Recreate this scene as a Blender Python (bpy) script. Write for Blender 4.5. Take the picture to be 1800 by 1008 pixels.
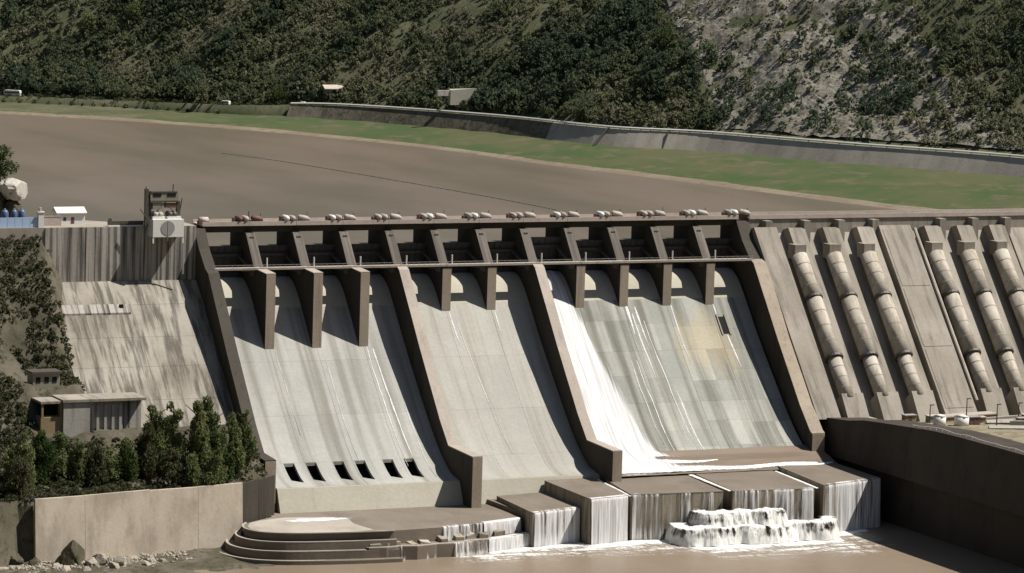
import bpy, bmesh, math, random
import numpy as np
from mathutils import Vector, Matrix, noise as mnoise

rnd = random.Random(7)
nrs = np.random.RandomState(11)
scene = bpy.context.scene
for o in list(bpy.data.objects):
    bpy.data.objects.remove(o)
col = scene.collection

# ------------------------------------------------------------------ camera
YAW, PITCH, ROLL = math.radians(24.687), math.radians(6.441), math.radians(1.72)
cam_data = bpy.data.cameras.new('camera')
cam_data.sensor_width = 36.0
cam_data.lens = 6680.55 / 1800 * 36
cam_data.clip_start = 5.0
cam_data.clip_end = 12000.0
cam = bpy.data.objects.new('camera', cam_data)
col.objects.link(cam)
fw = Vector((math.sin(YAW) * math.cos(PITCH), math.cos(YAW) * math.cos(PITCH), -math.sin(PITCH)))
rt = Vector((math.cos(YAW), -math.sin(YAW), 0))
up = rt.cross(fw)
rt2 = math.cos(ROLL) * rt + math.sin(ROLL) * up
up2 = -math.sin(ROLL) * rt + math.cos(ROLL) * up
mw = Matrix((rt2, up2, -fw)).transposed().to_4x4()
mw.translation = Vector((-462.28, -1272.04, 133.52))
cam.matrix_world = mw
scene.camera = cam

# ------------------------------------------------------------------ light
SUN_EL, SUN_AZ = math.radians(57), math.radians(111)     # azimuth clockwise from +Y
world = bpy.data.worlds.new('World')
scene.world = world
world.use_nodes = True
wn = world.node_tree.nodes
sky = wn.new('ShaderNodeTexSky')
sky.sky_type = 'NISHITA'
sky.sun_disc = False
sky.sun_elevation = SUN_EL
sky.sun_rotation = SUN_AZ
wn['Background'].inputs['Strength'].default_value = 0.05
world.node_tree.links.new(sky.outputs[0], wn['Background'].inputs['Color'])
sl = bpy.data.lights.new('sun', 'SUN')
sl.energy = 5.0
sl.angle = math.radians(0.5)
sl.color = (1.0, 0.95, 0.87)
sun = bpy.data.objects.new('sun', sl)
col.objects.link(sun)
sdir = Vector((math.cos(SUN_EL) * math.sin(SUN_AZ), math.cos(SUN_EL) * math.cos(SUN_AZ), math.sin(SUN_EL)))
sun.rotation_euler = sdir.to_track_quat('Z', 'Y').to_euler()
scene.view_settings.view_transform = 'Standard'
scene.view_settings.look = 'None'
scene.view_settings.exposure = 0.6
scene.view_settings.gamma = 1.0
scene.view_settings.use_curve_mapping = False

# ------------------------------------------------------------------ material helpers
class NT:
    def __init__(self, name):
        self.m = bpy.data.materials.new(name)
        self.m.use_nodes = True
        self.n = self.m.node_tree.nodes
        self.l = self.m.node_tree.links
        self.b = self.n['Principled BSDF']
        self.pos = self.n.new('ShaderNodeNewGeometry').outputs['Position']
    def put(self, sock, v):
        if hasattr(v, 'is_linked'):
            self.l.new(v, sock)
        elif isinstance(v, (tuple, list)) and len(v) == 3 and sock.type == 'RGBA':
            sock.default_value = (*v, 1)
        else:
            sock.default_value = v
    def noise(self, scale, detail=5, rough=0.55, off=(0, 0, 0), dist=0.0):
        mp = self.n.new('ShaderNodeMapping')
        self.l.new(self.pos, mp.inputs['Vector'])
        s = scale if isinstance(scale, tuple) else (scale,) * 3
        mp.inputs['Scale'].default_value = s
        mp.inputs['Location'].default_value = off
        t = self.n.new('ShaderNodeTexNoise')
        self.l.new(mp.outputs[0], t.inputs['Vector'])
        t.inputs['Scale'].default_value = 1.0
        t.inputs['Detail'].default_value = detail
        t.inputs['Roughness'].default_value = rough
        t.inputs['Distortion'].default_value = dist
        return t.outputs['Fac']
    def ramp(self, f, a, b, lo=0.0, hi=1.0):
        r = self.n.new('ShaderNodeMapRange')
        r.interpolation_type = 'SMOOTHSTEP'
        self.l.new(f, r.inputs['Value'])
        for k, v in (('From Min', a), ('From Max', b), ('To Min', lo), ('To Max', hi)):
            r.inputs[k].default_value = v
        return r.outputs[0]
    def mix(self, f, a, b, mode='MIX'):
        x = self.n.new('ShaderNodeMix')
        x.data_type = 'RGBA'
        x.blend_type = mode
        self.put(x.inputs[0], f)
        self.put(x.inputs[6], a)
        self.put(x.inputs[7], b)
        return x.outputs[2]
    def math(self, op, a, b=0.0):
        x = self.n.new('ShaderNodeMath')
        x.operation = op
        self.put(x.inputs[0], a)
        self.put(x.inputs[1], b)
        return x.outputs[0]
    def rand(self):
        return self.n.new('ShaderNodeObjectInfo').outputs['Random']
    def attr(self, name):
        a = self.n.new('ShaderNodeAttribute')
        a.attribute_name = name
        return a.outputs['Fac']
    def bump(self, h, strength=0.5, dist=0.2):
        b = self.n.new('ShaderNodeBump')
        b.inputs['Strength'].default_value = strength
        b.inputs['Distance'].default_value = dist
        self.l.new(h, b.inputs['Height'])
        self.l.new(b.outputs[0], self.b.inputs['Normal'])
    def done(self, color, rough=0.85, spec=0.3, metal=0.0):
        self.put(self.b.inputs['Base Color'], color)
        self.put(self.b.inputs['Roughness'], rough)
        self.b.inputs['Specular IOR Level'].default_value = spec
        self.b.inputs['Metallic'].default_value = metal
        return self.m

def concrete(name, base, pale, dark, streak=(0.5, 0.05, 0.02), lo=0.45, hi=0.75, damt=0.8, var=0.12, pamt=0.6, off=0.0, rust=None):
    t = NT(name)
    big = t.noise(0.045, 4, off=(off, 3, 1))
    c = t.mix(t.math('MULTIPLY', t.ramp(big, 0.35, 0.7), pamt), base, pale)
    s1 = t.noise(streak, 6, 0.6, off=(off, 0, 0), dist=0.12)
    c = t.mix(t.math('MULTIPLY', t.ramp(s1, lo, hi), damt), c, dark)
    s2 = t.noise(tuple(2.7 * q for q in streak), 4, 0.6, off=(9 + off, 0, 0))
    c = t.mix(t.math('MULTIPLY', t.ramp(s2, 0.55, 0.72), 0.4 * pamt), c, pale)
    if rust:                                          # an ochre seepage stain with its own place and outline
        d = t.n.new('ShaderNodeVectorMath')
        d.operation = 'DISTANCE'
        t.l.new(t.pos, d.inputs[0])
        d.inputs[1].default_value = rust[0]
        f = t.math('ADD', d.outputs['Value'], t.math('MULTIPLY', t.noise((0.25, 0.05, 0.05), 5), 26.0))
        c = t.mix(t.math('MULTIPLY', t.ramp(f, rust[1] + 6, rust[1] + 18, 1.0, 0.0), 0.75), c, rust[2])
    fine = t.noise(0.9, 6, 0.65)
    c = t.mix(0.35, c, t.mix(fine, (0.25, 0.25, 0.25), (0.8, 0.8, 0.8)), 'OVERLAY')
    r = t.math('ADD', t.math('MULTIPLY', t.rand(), 2 * var), 1 - var)
    cc = t.n.new('ShaderNodeCombineColor')
    for k in range(3):
        t.l.new(r, cc.inputs[k])
    c = t.mix(1.0, c, cc.outputs[0], 'MULTIPLY')
    t.bump(fine, 0.4, 0.15)
    return t.done(c, 0.85, 0.25)

def plain(name, c, c2=None, scale=0.6, rough=0.6, spec=0.3, metal=0.0):
    t = NT(name)
    n = t.noise(scale, 4)
    return t.done(t.mix(n, c, c2 or tuple(q * 0.65 for q in c)), rough, spec, metal)

MAT = {}
MAT['chute'] = concrete('chute_concrete', (0.283, 0.282, 0.262), (0.375, 0.363, 0.332), (0.162, 0.152, 0.128), (0.17, 0.004, 0.004), 0.47, 0.68, 0.75, 0.06, 0.6)
MAT['chute_mid'] = concrete('worn_chute_concrete', (0.293, 0.287, 0.257), (0.374, 0.363, 0.326), (0.170, 0.145, 0.106), (0.17, 0.004, 0.004), 0.47, 0.68, 0.75, 0.06, 0.5, 31.0)
MAT['chute_right'] = concrete('stained_chute_concrete', (0.245, 0.252, 0.228), (0.340, 0.333, 0.299), (0.116, 0.109, 0.088), (0.2, 0.006, 0.006), 0.44, 0.66, 0.85, 0.17, 0.7, 57.0, rust=((191, -25, -44), 12, (0.30, 0.26, 0.18)))
MAT['crest'] = concrete('crest_concrete', (0.330, 0.310, 0.251), (0.396, 0.376, 0.310), (0.218, 0.205, 0.165), (0.3, 0.1, 0.02), 0.55, 0.8, 0.5, 0.05)
MAT['pier'] = concrete('shaded_pier_concrete', (0.045, 0.038, 0.030), (0.058, 0.050, 0.040), (0.026, 0.020, 0.015), (0.5, 0.5, 0.03), 0.5, 0.75, 0.6, 0.07, 0.5)  # darkened body tone: shade on the pier sides painted into the colour
MAT['wall'] = concrete('shaded_wall_concrete', (0.042, 0.035, 0.028), (0.054, 0.048, 0.039), (0.020, 0.016, 0.013), (0.4, 0.25, 0.03), 0.48, 0.72, 0.7, 0.06, 0.5)  # shade of the unlit wall sides put into the base colour
MAT['nose'] = concrete('lit_nose_concrete', (0.26, 0.215, 0.165), (0.33, 0.28, 0.22), (0.15, 0.12, 0.09), (0.5, 0.5, 0.03), 0.5, 0.75, 0.6, 0.07, 0.5)  # paler copy for faces the sun reaches, light painted in
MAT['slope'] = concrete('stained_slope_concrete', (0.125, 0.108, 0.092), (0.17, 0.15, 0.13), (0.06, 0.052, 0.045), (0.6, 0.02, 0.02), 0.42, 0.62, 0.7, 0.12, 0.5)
MAT['wall_top'] = concrete('wall_top_concrete', (0.297, 0.257, 0.218), (0.363, 0.323, 0.284), (0.185, 0.158, 0.125), (0.3, 0.1, 0.06), 0.5, 0.75, 0.5, 0.05, 0.5)
MAT['abut_up'] = concrete('streaked_upper_concrete', (0.310, 0.282, 0.248), (0.409, 0.384, 0.341), (0.044, 0.043, 0.037), (0.55, 0.02, 0.012), 0.42, 0.60, 0.9, 0.09, 0.6, 5.0)
MAT['abut_low'] = concrete('blotched_lower_concrete', (0.192, 0.170, 0.139), (0.297, 0.275, 0.235), (0.069, 0.061, 0.048), (0.42, 0.03, 0.06), 0.42, 0.60, 0.85, 0.05, 1.0, 15.0)  # pale blotches and dark streaks over a brown base
MAT['intake'] = concrete('intake_concrete', (0.219, 0.195, 0.161), (0.304, 0.274, 0.237), (0.115, 0.101, 0.082), (0.35, 0.06, 0.02), 0.46, 0.68, 0.7, 0.07, 0.7, 77.0)
MAT['apron'] = concrete('wet_apron_concrete', (0.150, 0.124, 0.098), (0.203, 0.173, 0.139), (0.098, 0.079, 0.064), (0.08, 0.05, 0.1), 0.4, 0.7, 0.5, 0.05, 0.5, 3.0)
MAT['apron_pale'] = concrete('dry_apron_concrete', (0.294, 0.262, 0.224), (0.392, 0.357, 0.308), (0.175, 0.154, 0.126), (0.08, 0.05, 0.1), 0.45, 0.75, 0.5, 0.05, 0.6, 3.0)
MAT['block'] = concrete('weir_block_concrete', (0.25, 0.215, 0.165), (0.33, 0.285, 0.225), (0.10, 0.085, 0.065), (0.5, 0.3, 0.04), 0.46, 0.66, 0.8, 0.1, 0.5, 13.0)
MAT['ret'] = concrete('retaining_wall_concrete', (0.376, 0.322, 0.259), (0.443, 0.389, 0.316), (0.242, 0.201, 0.157), (0.13, 0.06, 0.045), 0.42, 0.66, 0.7, 0.02, 0.9, 41.0)
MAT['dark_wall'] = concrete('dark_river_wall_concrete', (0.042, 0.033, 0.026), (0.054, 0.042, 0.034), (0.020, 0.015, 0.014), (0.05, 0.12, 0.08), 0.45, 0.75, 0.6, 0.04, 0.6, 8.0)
MAT['hut'] = concrete('hut_concrete', (0.341, 0.316, 0.279), (0.422, 0.397, 0.353), (0.161, 0.143, 0.118), (0.5, 0.1, 0.04), 0.5, 0.7, 0.7, 0.05, 0.5, 21.0)
MAT['ochre'] = concrete('ochre_render', (0.234, 0.169, 0.091), (0.286, 0.215, 0.130), (0.117, 0.085, 0.052), (0.5, 0.1, 0.04), 0.5, 0.75, 0.6, 0.04)
MAT['deck'] = concrete('deck_concrete', (0.383, 0.326, 0.283), (0.470, 0.409, 0.365), (0.261, 0.200, 0.165), (0.2, 0.3, 0.5), 0.5, 0.75, 0.5, 0.04)
MAT['penstock'] = concrete('penstock_paint', (0.351, 0.319, 0.268), (0.421, 0.389, 0.338), (0.217, 0.178, 0.134), (0.5, 0.2, 0.05), 0.42, 0.66, 0.7, 0.08, 0.7, 66.0)
MAT['dark'] = plain('dark_void', (0.012, 0.012, 0.012), (0.02, 0.02, 0.02), 0.3, 0.9, 0.1)
MAT['steel'] = plain('dark_steel', (0.05, 0.045, 0.04), (0.09, 0.075, 0.06), 0.5, 0.55, 0.4)
MAT['gate'] = plain('gate_steel', (0.055, 0.052, 0.052), (0.085, 0.078, 0.07), 0.3, 0.6, 0.3)
MAT['red'] = plain('red_oxide_paint', (0.16, 0.075, 0.055), (0.09, 0.05, 0.04), 1.2, 0.7)
MAT['white'] = plain('white_paint', (0.70, 0.69, 0.66), (0.58, 0.56, 0.52), 0.8, 0.5)
MAT['grey'] = plain('grey_paint', (0.30, 0.29, 0.28), (0.24, 0.23, 0.22), 0.8, 0.6)
MAT['blue'] = plain('pale_blue_paint', (0.30, 0.42, 0.62), (0.38, 0.5, 0.66), 0.8, 0.5)
MAT['navy'] = plain('dark_blue_plastic', (0.05, 0.09, 0.18), (0.10, 0.14, 0.24), 0.8, 0.4)
MAT['olive'] = plain('olive_panel', (0.25, 0.24, 0.19), (0.17, 0.16, 0.12), 0.7, 0.6)
MAT['trunk'] = plain('bark', (0.10, 0.075, 0.05), (0.06, 0.045, 0.03), 2.0, 0.9, 0.1)
MAT['glass'] = plain('dark_glass', (0.03, 0.035, 0.04), (0.05, 0.055, 0.06), 0.5, 0.15, 0.5)
MAT['rubber'] = plain('tyre_rubber', (0.025, 0.025, 0.025), (0.04, 0.04, 0.04), 1.0, 0.8)

def water(name, c1, c2, sc, bump=0.3, rough=0.3, spec=0.25, dist=0.3):
    t = NT(name)
    n = t.noise(sc, 4, 0.5)
    n2 = t.noise((0.02, 0.006, 1), 3, 0.5)
    c = t.mix(t.ramp(t.math('ADD', t.math('MULTIPLY', n, 0.4), t.math('MULTIPLY', n2, 0.6)), 0.35, 0.65), c1, c2)
    w = t.math('ADD', t.noise((0.35, 0.9, 1), 5, 0.6), t.math('MULTIPLY', t.noise((0.04, 0.09, 1), 4, 0.6), 3.0))
    t.bump(w, bump, dist)
    return t.done(c, rough, spec)
MAT['reservoir'] = water('silty_reservoir_water', (0.100, 0.084, 0.060), (0.142, 0.113, 0.088), (0.012, 0.004, 1), 0.35, 0.3, 0.22)
MAT['river'] = water('silty_river_water', (0.17, 0.132, 0.094), (0.215, 0.169, 0.124), (0.03, 0.02, 1), 0.3, 0.35, 0.25)
MAT['pool'] = water('shallow_brown_water', (0.15, 0.118, 0.09), (0.2, 0.16, 0.125), (0.05, 0.04, 1), 0.2, 0.3, 0.25)

def veil(name, a, b, sc, soft=0.3):
    t = NT(name)
    n = t.noise(sc, 6, 0.62)
    n2 = t.noise(tuple(3 * q for q in sc), 5, 0.6, off=(5, 5, 5))
    den = t.attr('cover')
    nn = t.math('ADD', t.math('MULTIPLY', n, 0.7), t.math('MULTIPLY', n2, 0.3))
    x = t.math('ADD', nn, t.math('SUBTRACT', t.math('MULTIPLY', den, 1.0), 0.75))
    al = t.ramp(x, 0.0 - soft / 2, 0.0 + soft / 2 + 0.02)
    c = t.mix(t.ramp(n2, 0.3, 0.65), a, b)
    t.bump(n, 0.35, 0.3)
    t.done(c, 0.6, 0.2)
    t.l.new(al, t.b.inputs['Alpha'])
    return t.m
MAT['torrent'] = veil('white_torrent', (0.36, 0.36, 0.357), (0.60, 0.60, 0.595), (0.4, 0.010, 0.008), 0.26)
MAT['foam'] = veil('foam', (0.50, 0.49, 0.46), (0.72, 0.715, 0.69), (0.8, 0.8, 0.05), 0.34)
MAT['fall'] = veil('thin_falling_water', (0.36, 0.355, 0.35), (0.58, 0.575, 0.57), (0.8, 0.8, 0.02), 0.22)

def soil(name, stops, scale, sc2=None, bump=0.8, dist=0.5):
    t = NT(name)
    n1 = t.noise(scale, 6, 0.6)
    c = t.mix(t.ramp(n1, 0.38, 0.62), stops[0], stops[1])
    n2 = t.noise(sc2 or tuple(4 * q for q in (scale if isinstance(scale, tuple) else (scale,) * 3)), 6, 0.65, off=(4, 4, 4))
    c = t.mix(t.ramp(n2, 0.5, 0.68), c, stops[2])
    t.bump(n2, bump, dist)
    return t.done(c, 0.95, 0.1)
MAT['hill'] = soil('dry_scrub_hillside', ((0.062, 0.070, 0.037), (0.098, 0.096, 0.058), (0.042, 0.051, 0.026)), (0.03, 0.03, 0.015), (0.5, 0.5, 0.07))
MAT['earthbank'] = soil('eroded_road_bank', ((0.105, 0.092, 0.068), (0.145, 0.128, 0.10), (0.06, 0.06, 0.035)), 0.08, (0.35, 0.35, 0.2))
MAT['valley'] = soil('unseen_valley_wood', ((0.035, 0.042, 0.02), (0.055, 0.056, 0.03), (0.022, 0.028, 0.013)), 0.02, (0.08, 0.08, 0.08))
MAT['scar'] = soil('bare_rock_scar', ((0.155, 0.142, 0.115), (0.21, 0.195, 0.165), (0.075, 0.07, 0.048)), (0.06, 0.06, 0.03), (0.4, 0.4, 0.12), 1.0, 1.0)
MAT['grass'] = soil('green_bank_grass', ((0.045, 0.068, 0.026), (0.070, 0.076, 0.036), (0.095, 0.083, 0.052)), (0.02, 0.02, 0.1), (0.09, 0.07, 0.2), 0.4, 0.2)
MAT['sand'] = soil('pale_shore_silt', ((0.15, 0.122, 0.088), (0.18, 0.15, 0.108), (0.12, 0.098, 0.07)), 0.05)
MAT['bank'] = soil('left_bank_earth', ((0.062, 0.056, 0.038), (0.105, 0.092, 0.07), (0.032, 0.034, 0.019)), (0.09, 0.09, 0.06), (0.4, 0.4, 0.3))
MAT['gravel'] = soil('river_gravel', ((0.25, 0.22, 0.18), (0.31, 0.28, 0.23), (0.15, 0.125, 0.095)), 0.25)
MAT['yard'] = soil('packed_yard', ((0.25, 0.22, 0.185), (0.29, 0.255, 0.22), (0.2, 0.175, 0.145)), 0.1, None, 0.2, 0.1)
MAT['rock'] = soil('boulder_rock', ((0.26, 0.23, 0.19), (0.33, 0.29, 0.24), (0.16, 0.14, 0.11)), 0.3)
MAT['farwall'] = concrete('far_wall_concrete', (0.321, 0.289, 0.240), (0.417, 0.377, 0.321), (0.225, 0.193, 0.161), (0.15, 0.15, 0.03), 0.45, 0.75, 0.6, 0.05)
MAT['fill'] = soil('platform_fill', ((0.17, 0.148, 0.10), (0.22, 0.19, 0.14), (0.095, 0.086, 0.05)), 0.08)

def foliage(name, c0, c1, c2):
    t = NT(name)
    a = t.attr('tint')
    c = t.mix(t.ramp(a, 0.0, 0.55), c0, c1)
    c = t.mix(t.ramp(a, 0.55, 1.0), c, c2)
    t.done(c, 0.8, 0.15)
    tr = t.n.new('ShaderNodeBsdfTranslucent')
    t.l.new(c, tr.inputs['Color'])
    mx = t.n.new('ShaderNodeMixShader')
    mx.inputs[0].default_value = 0.42
    t.l.new(t.b.outputs[0], mx.inputs[1])
    t.l.new(tr.outputs[0], mx.inputs[2])
    t.l.new(mx.outputs[0], t.n['Material Output'].inputs['Surface'])
    return t.m
MAT['forest'] = foliage('forest_leaves', (0.066, 0.094, 0.058), (0.132, 0.146, 0.075), (0.215, 0.205, 0.135))
MAT['conifer'] = foliage('dark_green_leaves', (0.058, 0.082, 0.030), (0.150, 0.178, 0.070), (0.23, 0.25, 0.11))
MAT['bush'] = foliage('scrub_leaves', (0.038, 0.05, 0.02), (0.085, 0.088, 0.042), (0.16, 0.145, 0.10))
MAT['lime'] = foliage('fresh_green_leaves', (0.032, 0.055, 0.017), (0.055, 0.082, 0.022), (0.09, 0.11, 0.035))

# ------------------------------------------------------------------ mesh helpers
ROOT = {}
def base_of(o):
    while o.parent:
        o = o.parent
    return o.location.copy()

def tag(o, label=None, cat=None, group=None, kind=None):
    for k, v in (('label', label), ('category', cat), ('group', group), ('kind', kind)):
        if v:
            o[k] = v
    return o

def thing(name, loc, label, cat, group=None):
    o = bpy.data.objects.new(name, None)
    o.empty_display_size = 1.0
    o.location = loc
    col.objects.link(o)
    return tag(o, label, cat, group)

class MB:
    def __init__(self):
        self.v, self.f = [], []
    def add(self, vs, fs):
        b = len(self.v)
        self.v += [tuple(p) for p in vs]
        self.f += [tuple(b + i for i in q) for q in fs]
        return self
    def box(self, x0, x1, y0, y1, z0, z1):
        return self.add([(x0, y0, z0), (x1, y0, z0), (x1, y1, z0), (x0, y1, z0), (x0, y0, z1), (x1, y0, z1), (x1, y1, z1), (x0, y1, z1)],
                        [(3, 2, 1, 0), (4, 5, 6, 7), (0, 1, 5, 4), (1, 2, 6, 5), (2, 3, 7, 6), (3, 0, 4, 7)])
    def yz(self, poly, x0, x1):                       # outline in the Y-Z plane, extruded along X
        n = len(poly)
        self.add([(x0, y, z) for y, z in poly] + [(x1, y, z) for y, z in poly],
                 [tuple(range(n)), tuple(range(2 * n - 1, n - 1, -1))] + [(i, i + n, (i + 1) % n + n, (i + 1) % n) for i in range(n)])
        return self
    def xy(self, poly, z0, z1, ztop=None, inset=0.0):  # outline in plan, extruded along Z
        n = len(poly)
        zt = ztop or [z1] * n
        self.add([(x, y, z0) for x, y in poly] + [(p[0], p[1], zt[i]) for i, p in enumerate(poly)],
                 [tuple(range(n - 1, -1, -1)), tuple(range(n, 2 * n))] + [(i, (i + 1) % n, (i + 1) % n + n, i + n) for i in range(n)])
        return self
    def tube(self, pts, r, n=12, cap=True):
        pts = [Vector(p) for p in pts]
        rs = r if isinstance(r, (list, tuple)) else [r] * len(pts)
        b = len(self.v)
        for i, p in enumerate(pts):
            d = (pts[min(i + 1, len(pts) - 1)] - pts[max(i - 1, 0)]).normalized()
            a = Vector((0, 0, 1)) if abs(d.z) < 0.9 else Vector((1, 0, 0))
            u = d.cross(a).normalized()
            w = u.cross(d)
            for k in range(n):
                t = 2 * math.pi * k / n
                self.v.append(tuple(p + (u * math.cos(t) + w * math.sin(t)) * rs[i]))
        for i in range(len(pts) - 1):
            for k in range(n):
                self.f.append((b + i * n + k, b + i * n + (k + 1) % n, b + (i + 1) * n + (k + 1) % n, b + (i + 1) * n + k))
        if cap:
            self.f.append(tuple(b + k for k in range(n))[::-1])
            self.f.append(tuple(b + (len(pts) - 1) * n + k for k in range(n)))
        return self
    def bar(self, p0, p1, w, h=None):
        return self.tube([p0, p1], w * 0.7071, 4)
    def grid(self, rows, closed=False):
        b = len(self.v)
        m = len(rows[0])
        for r in rows:
            self.v += [tuple(p) for p in r]
        for i in range(len(rows) - 1):
            for k in range(m - 1):
                self.f.append((b + i * m + k, b + i * m + k + 1, b + (i + 1) * m + k + 1, b + (i + 1) * m + k))
        return self
    def build(self, name, mat, parent=None, smooth=False, fix=True):
        me = bpy.data.meshes.new(name)
        off = base_of(parent) if parent else Vector((0, 0, 0))
        me.from_pydata([(x - off.x, y - off.y, z - off.z) for x, y, z in self.v], [], self.f)
        if fix:
            bm = bmesh.new()
            bm.from_mesh(me)
            bmesh.ops.recalc_face_normals(bm, faces=bm.faces)
            bm.to_mesh(me)
            bm.free()
        me.materials.append(MAT[mat])
        if smooth:
            me.polygons.foreach_set('use_smooth', [True] * len(me.polygons))
        me.update()
        o = bpy.data.objects.new(name, me)
        if parent:
            o.parent = parent
        col.objects.link(o)
        return o

def inst(src, parent, dx=0.0, dy=0.0, dz=0.0):
    """another piece that shares the mesh of src, moved by (dx, dy, dz) in its thing"""
    o = bpy.data.objects.new(src.name.split('.')[0], src.data)
    o.parent = parent
    o.location = (dx, dy, dz)
    col.objects.link(o)
    return o

def np_mesh(name, V, nper, mat, parent=None, tint=None):
    """V: (n*nper, 3) vertices of n separate polygons with nper corners"""
    V = np.asarray(V, dtype=np.float32)
    if parent:
        b = base_of(parent)
        V = V - np.array((b.x, b.y, b.z), dtype=np.float32)
    n = len(V) // nper
    me = bpy.data.meshes.new(name)
    me.vertices.add(len(V))
    me.vertices.foreach_set('co', V.ravel())
    me.loops.add(len(V))
    me.loops.foreach_set('vertex_index', np.arange(len(V), dtype=np.int32))
    me.polygons.add(n)
    me.polygons.foreach_set('loop_start', np.arange(0, len(V), nper, dtype=np.int32))
    me.update(calc_edges=True)
    if tint is not None:
        a = me.attributes.new('tint', 'FLOAT', 'POINT')
        a.data.foreach_set('value', np.asarray(tint, dtype=np.float32))
    me.materials.append(MAT[mat])
    o = bpy.data.objects.new(name, me)
    if parent:
        o.parent = parent
    col.objects.link(o)
    return o

def set_density(o, vals):
    a = o.data.attributes.new('cover', 'FLOAT', 'POINT')
    a.data.foreach_set('value', np.asarray(vals, dtype=np.float32))
def fbm(x, y, z=0.0, o=4):
    return mnoise.fractal(Vector((x, y, z)), 1.0, 2.0, o)

def leaf_quads(C, size, stretch, rs):
    """random leaf-clump quads around the centres C"""
    n = len(C)
    a = rs.normal(size=(n, 3))
    a /= np.linalg.norm(a, axis=1)[:, None] + 1e-9
    a[:, 2] *= stretch
    b = rs.normal(size=(n, 3))
    b -= a * ((a * b).sum(1) / ((a * a).sum(1) + 1e-9))[:, None]
    b /= np.linalg.norm(b, axis=1)[:, None] + 1e-9
    s = (size * rs.uniform(0.55, 1.3, n))[:, None]
    a, b = a * s, b * s * 0.6
    return np.stack([C - a, C - b * 0.9, C + a * 1.05, C + b], 1).reshape(-1, 3)

# ------------------------------------------------------------------ the setting: water, terrain
BAY = 18.0
WL, TW = -9.0, -100.0
MB().add([(-8000, -8000, -125), (8000, -8000, -125), (8000, 8000, -125), (-8000, 8000, -125)], [(0, 1, 2, 3)]).build('ground', 'bank', fix=False)
tag(bpy.data.objects['ground'], kind='structure')
o = MB().add([(-900, 3.2, WL), (520, 3.2, WL), (520, 1300, WL), (-900, 1300, WL)], [(0, 1, 2, 3)]).build('reservoir_water', 'reservoir', fix=False)
tag(o, kind='structure')
o = MB().add([(-900, -1150, TW), (700, -1150, TW), (700, -40, TW), (-900, -40, TW)], [(0, 1, 2, 3)]).build('river_water', 'river', fix=False)
tag(o, kind='structure')

# far bank: polylines along the reservoir shore (A), the foot of the road wall (C), and the hillside behind
A = [(-420, 900), (-250, 870), (-90, 810), (20, 762), (100, 688), (160, 628), (200, 580), (240, 510), (274, 427), (292, 335), (313, 255), (335, 165), (355, 80), (372, -20)]
Cc = [(-420, 935, -7), (-245, 905, -7), (-70, 850, -7.2), (50, 806, -7.3), (148, 724, -7.2), (200, 672, -6.6), (238, 615, -5.8), (279, 568, -4.5), (321, 465, -3.2), (340, 368, -2), (370, 318, -1), (401, 237, 0), (440, 150, 1), (475, 0, 2)]
WH = [3, 3, 3, 3, 3.2, 3.6, 4.6, 6.4, 7.2, 7.4, 7.5, 7.5, 7.5, 7.5]
INL = [(0.1, 1), (0.15, 1), (0.3, 0.95), (0.45, 0.9), (0.55, 0.83), (0.6, 0.8), (0.68, 0.73), (0.76, 0.65), (0.85, 0.52), (0.86, 0.5), (0.88, 0.47), (0.9, 0.4), (0.95, 0.3), (1, 0.2)]
def dense(P, m=10):
    P = np.array(P, float)
    n = len(P)
    t = np.linspace(0, n - 1, (n - 1) * m + 1)
    out = []
    for q in t:
        i = min(int(q), n - 2)
        u = q - i
        p0, p1, p2, p3 = P[max(i - 1, 0)], P[i], P[i + 1], P[min(i + 2, n - 1)]
        out.append(0.5 * ((2 * p1) + (-p0 + p2) * u + (2 * p0 - 5 * p1 + 4 * p2 - p3) * u * u + (-p0 + 3 * p1 - 3 * p2 + p3) * u ** 3))
    return np.array(out)
Ad, Cd, Wd, Id = dense(A), dense(Cc), dense([(w,) for w in WH])[:, 0], dense(INL)
Id /= np.linalg.norm(Id, axis=1)[:, None]
NS = len(Ad)
def lerp3(i, u):
    a = np.array((Ad[i][0], Ad[i][1], WL))
    return a + (Cd[i] - a) * u
rows = []
for u in (-0.25, 0.0, 0.10, 0.17):
    r = []
    for i in range(NS):
        p = lerp3(i, u + (0.025 * fbm(i * 0.21, u * 9) if u > -0.1 else 0))
        z = WL + (-2.0 if u < -0.1 else (-0.12, 0.75, 1.0)[(0.0, 0.10, 0.17).index(u)])
        r.append((p[0], p[1], z))
    rows.append(r)
tag(MB().grid(rows).build('shore_silt', 'sand', smooth=True, fix=False), kind='structure')
rows = [[(x, y, z - 0.05) for x, y, z in rows[-2]]]
for u in (0.17, 0.3, 0.45, 0.6, 0.75, 0.9, 1.03):
    r = []
    for i in range(NS):
        p = lerp3(i, u)
        zz = WL + 1.0 + (Cd[i][2] - WL - 1.0) * max(0, (u - 0.17) / 0.83) ** 0.9 + 0.35 * fbm(p[0] * 0.06, p[1] * 0.06) * min(1, u)
        r.append((p[0], p[1], zz + 0.05))
    rows.append(r)
tag(MB().grid([r[54:] for r in rows]).build('grass_bank', 'grass', smooth=True, fix=False), kind='structure')
tag(MB().grid([r[:55] for r in rows]).build('earth_bank', 'hill', smooth=True, fix=False), kind='structure')
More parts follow.
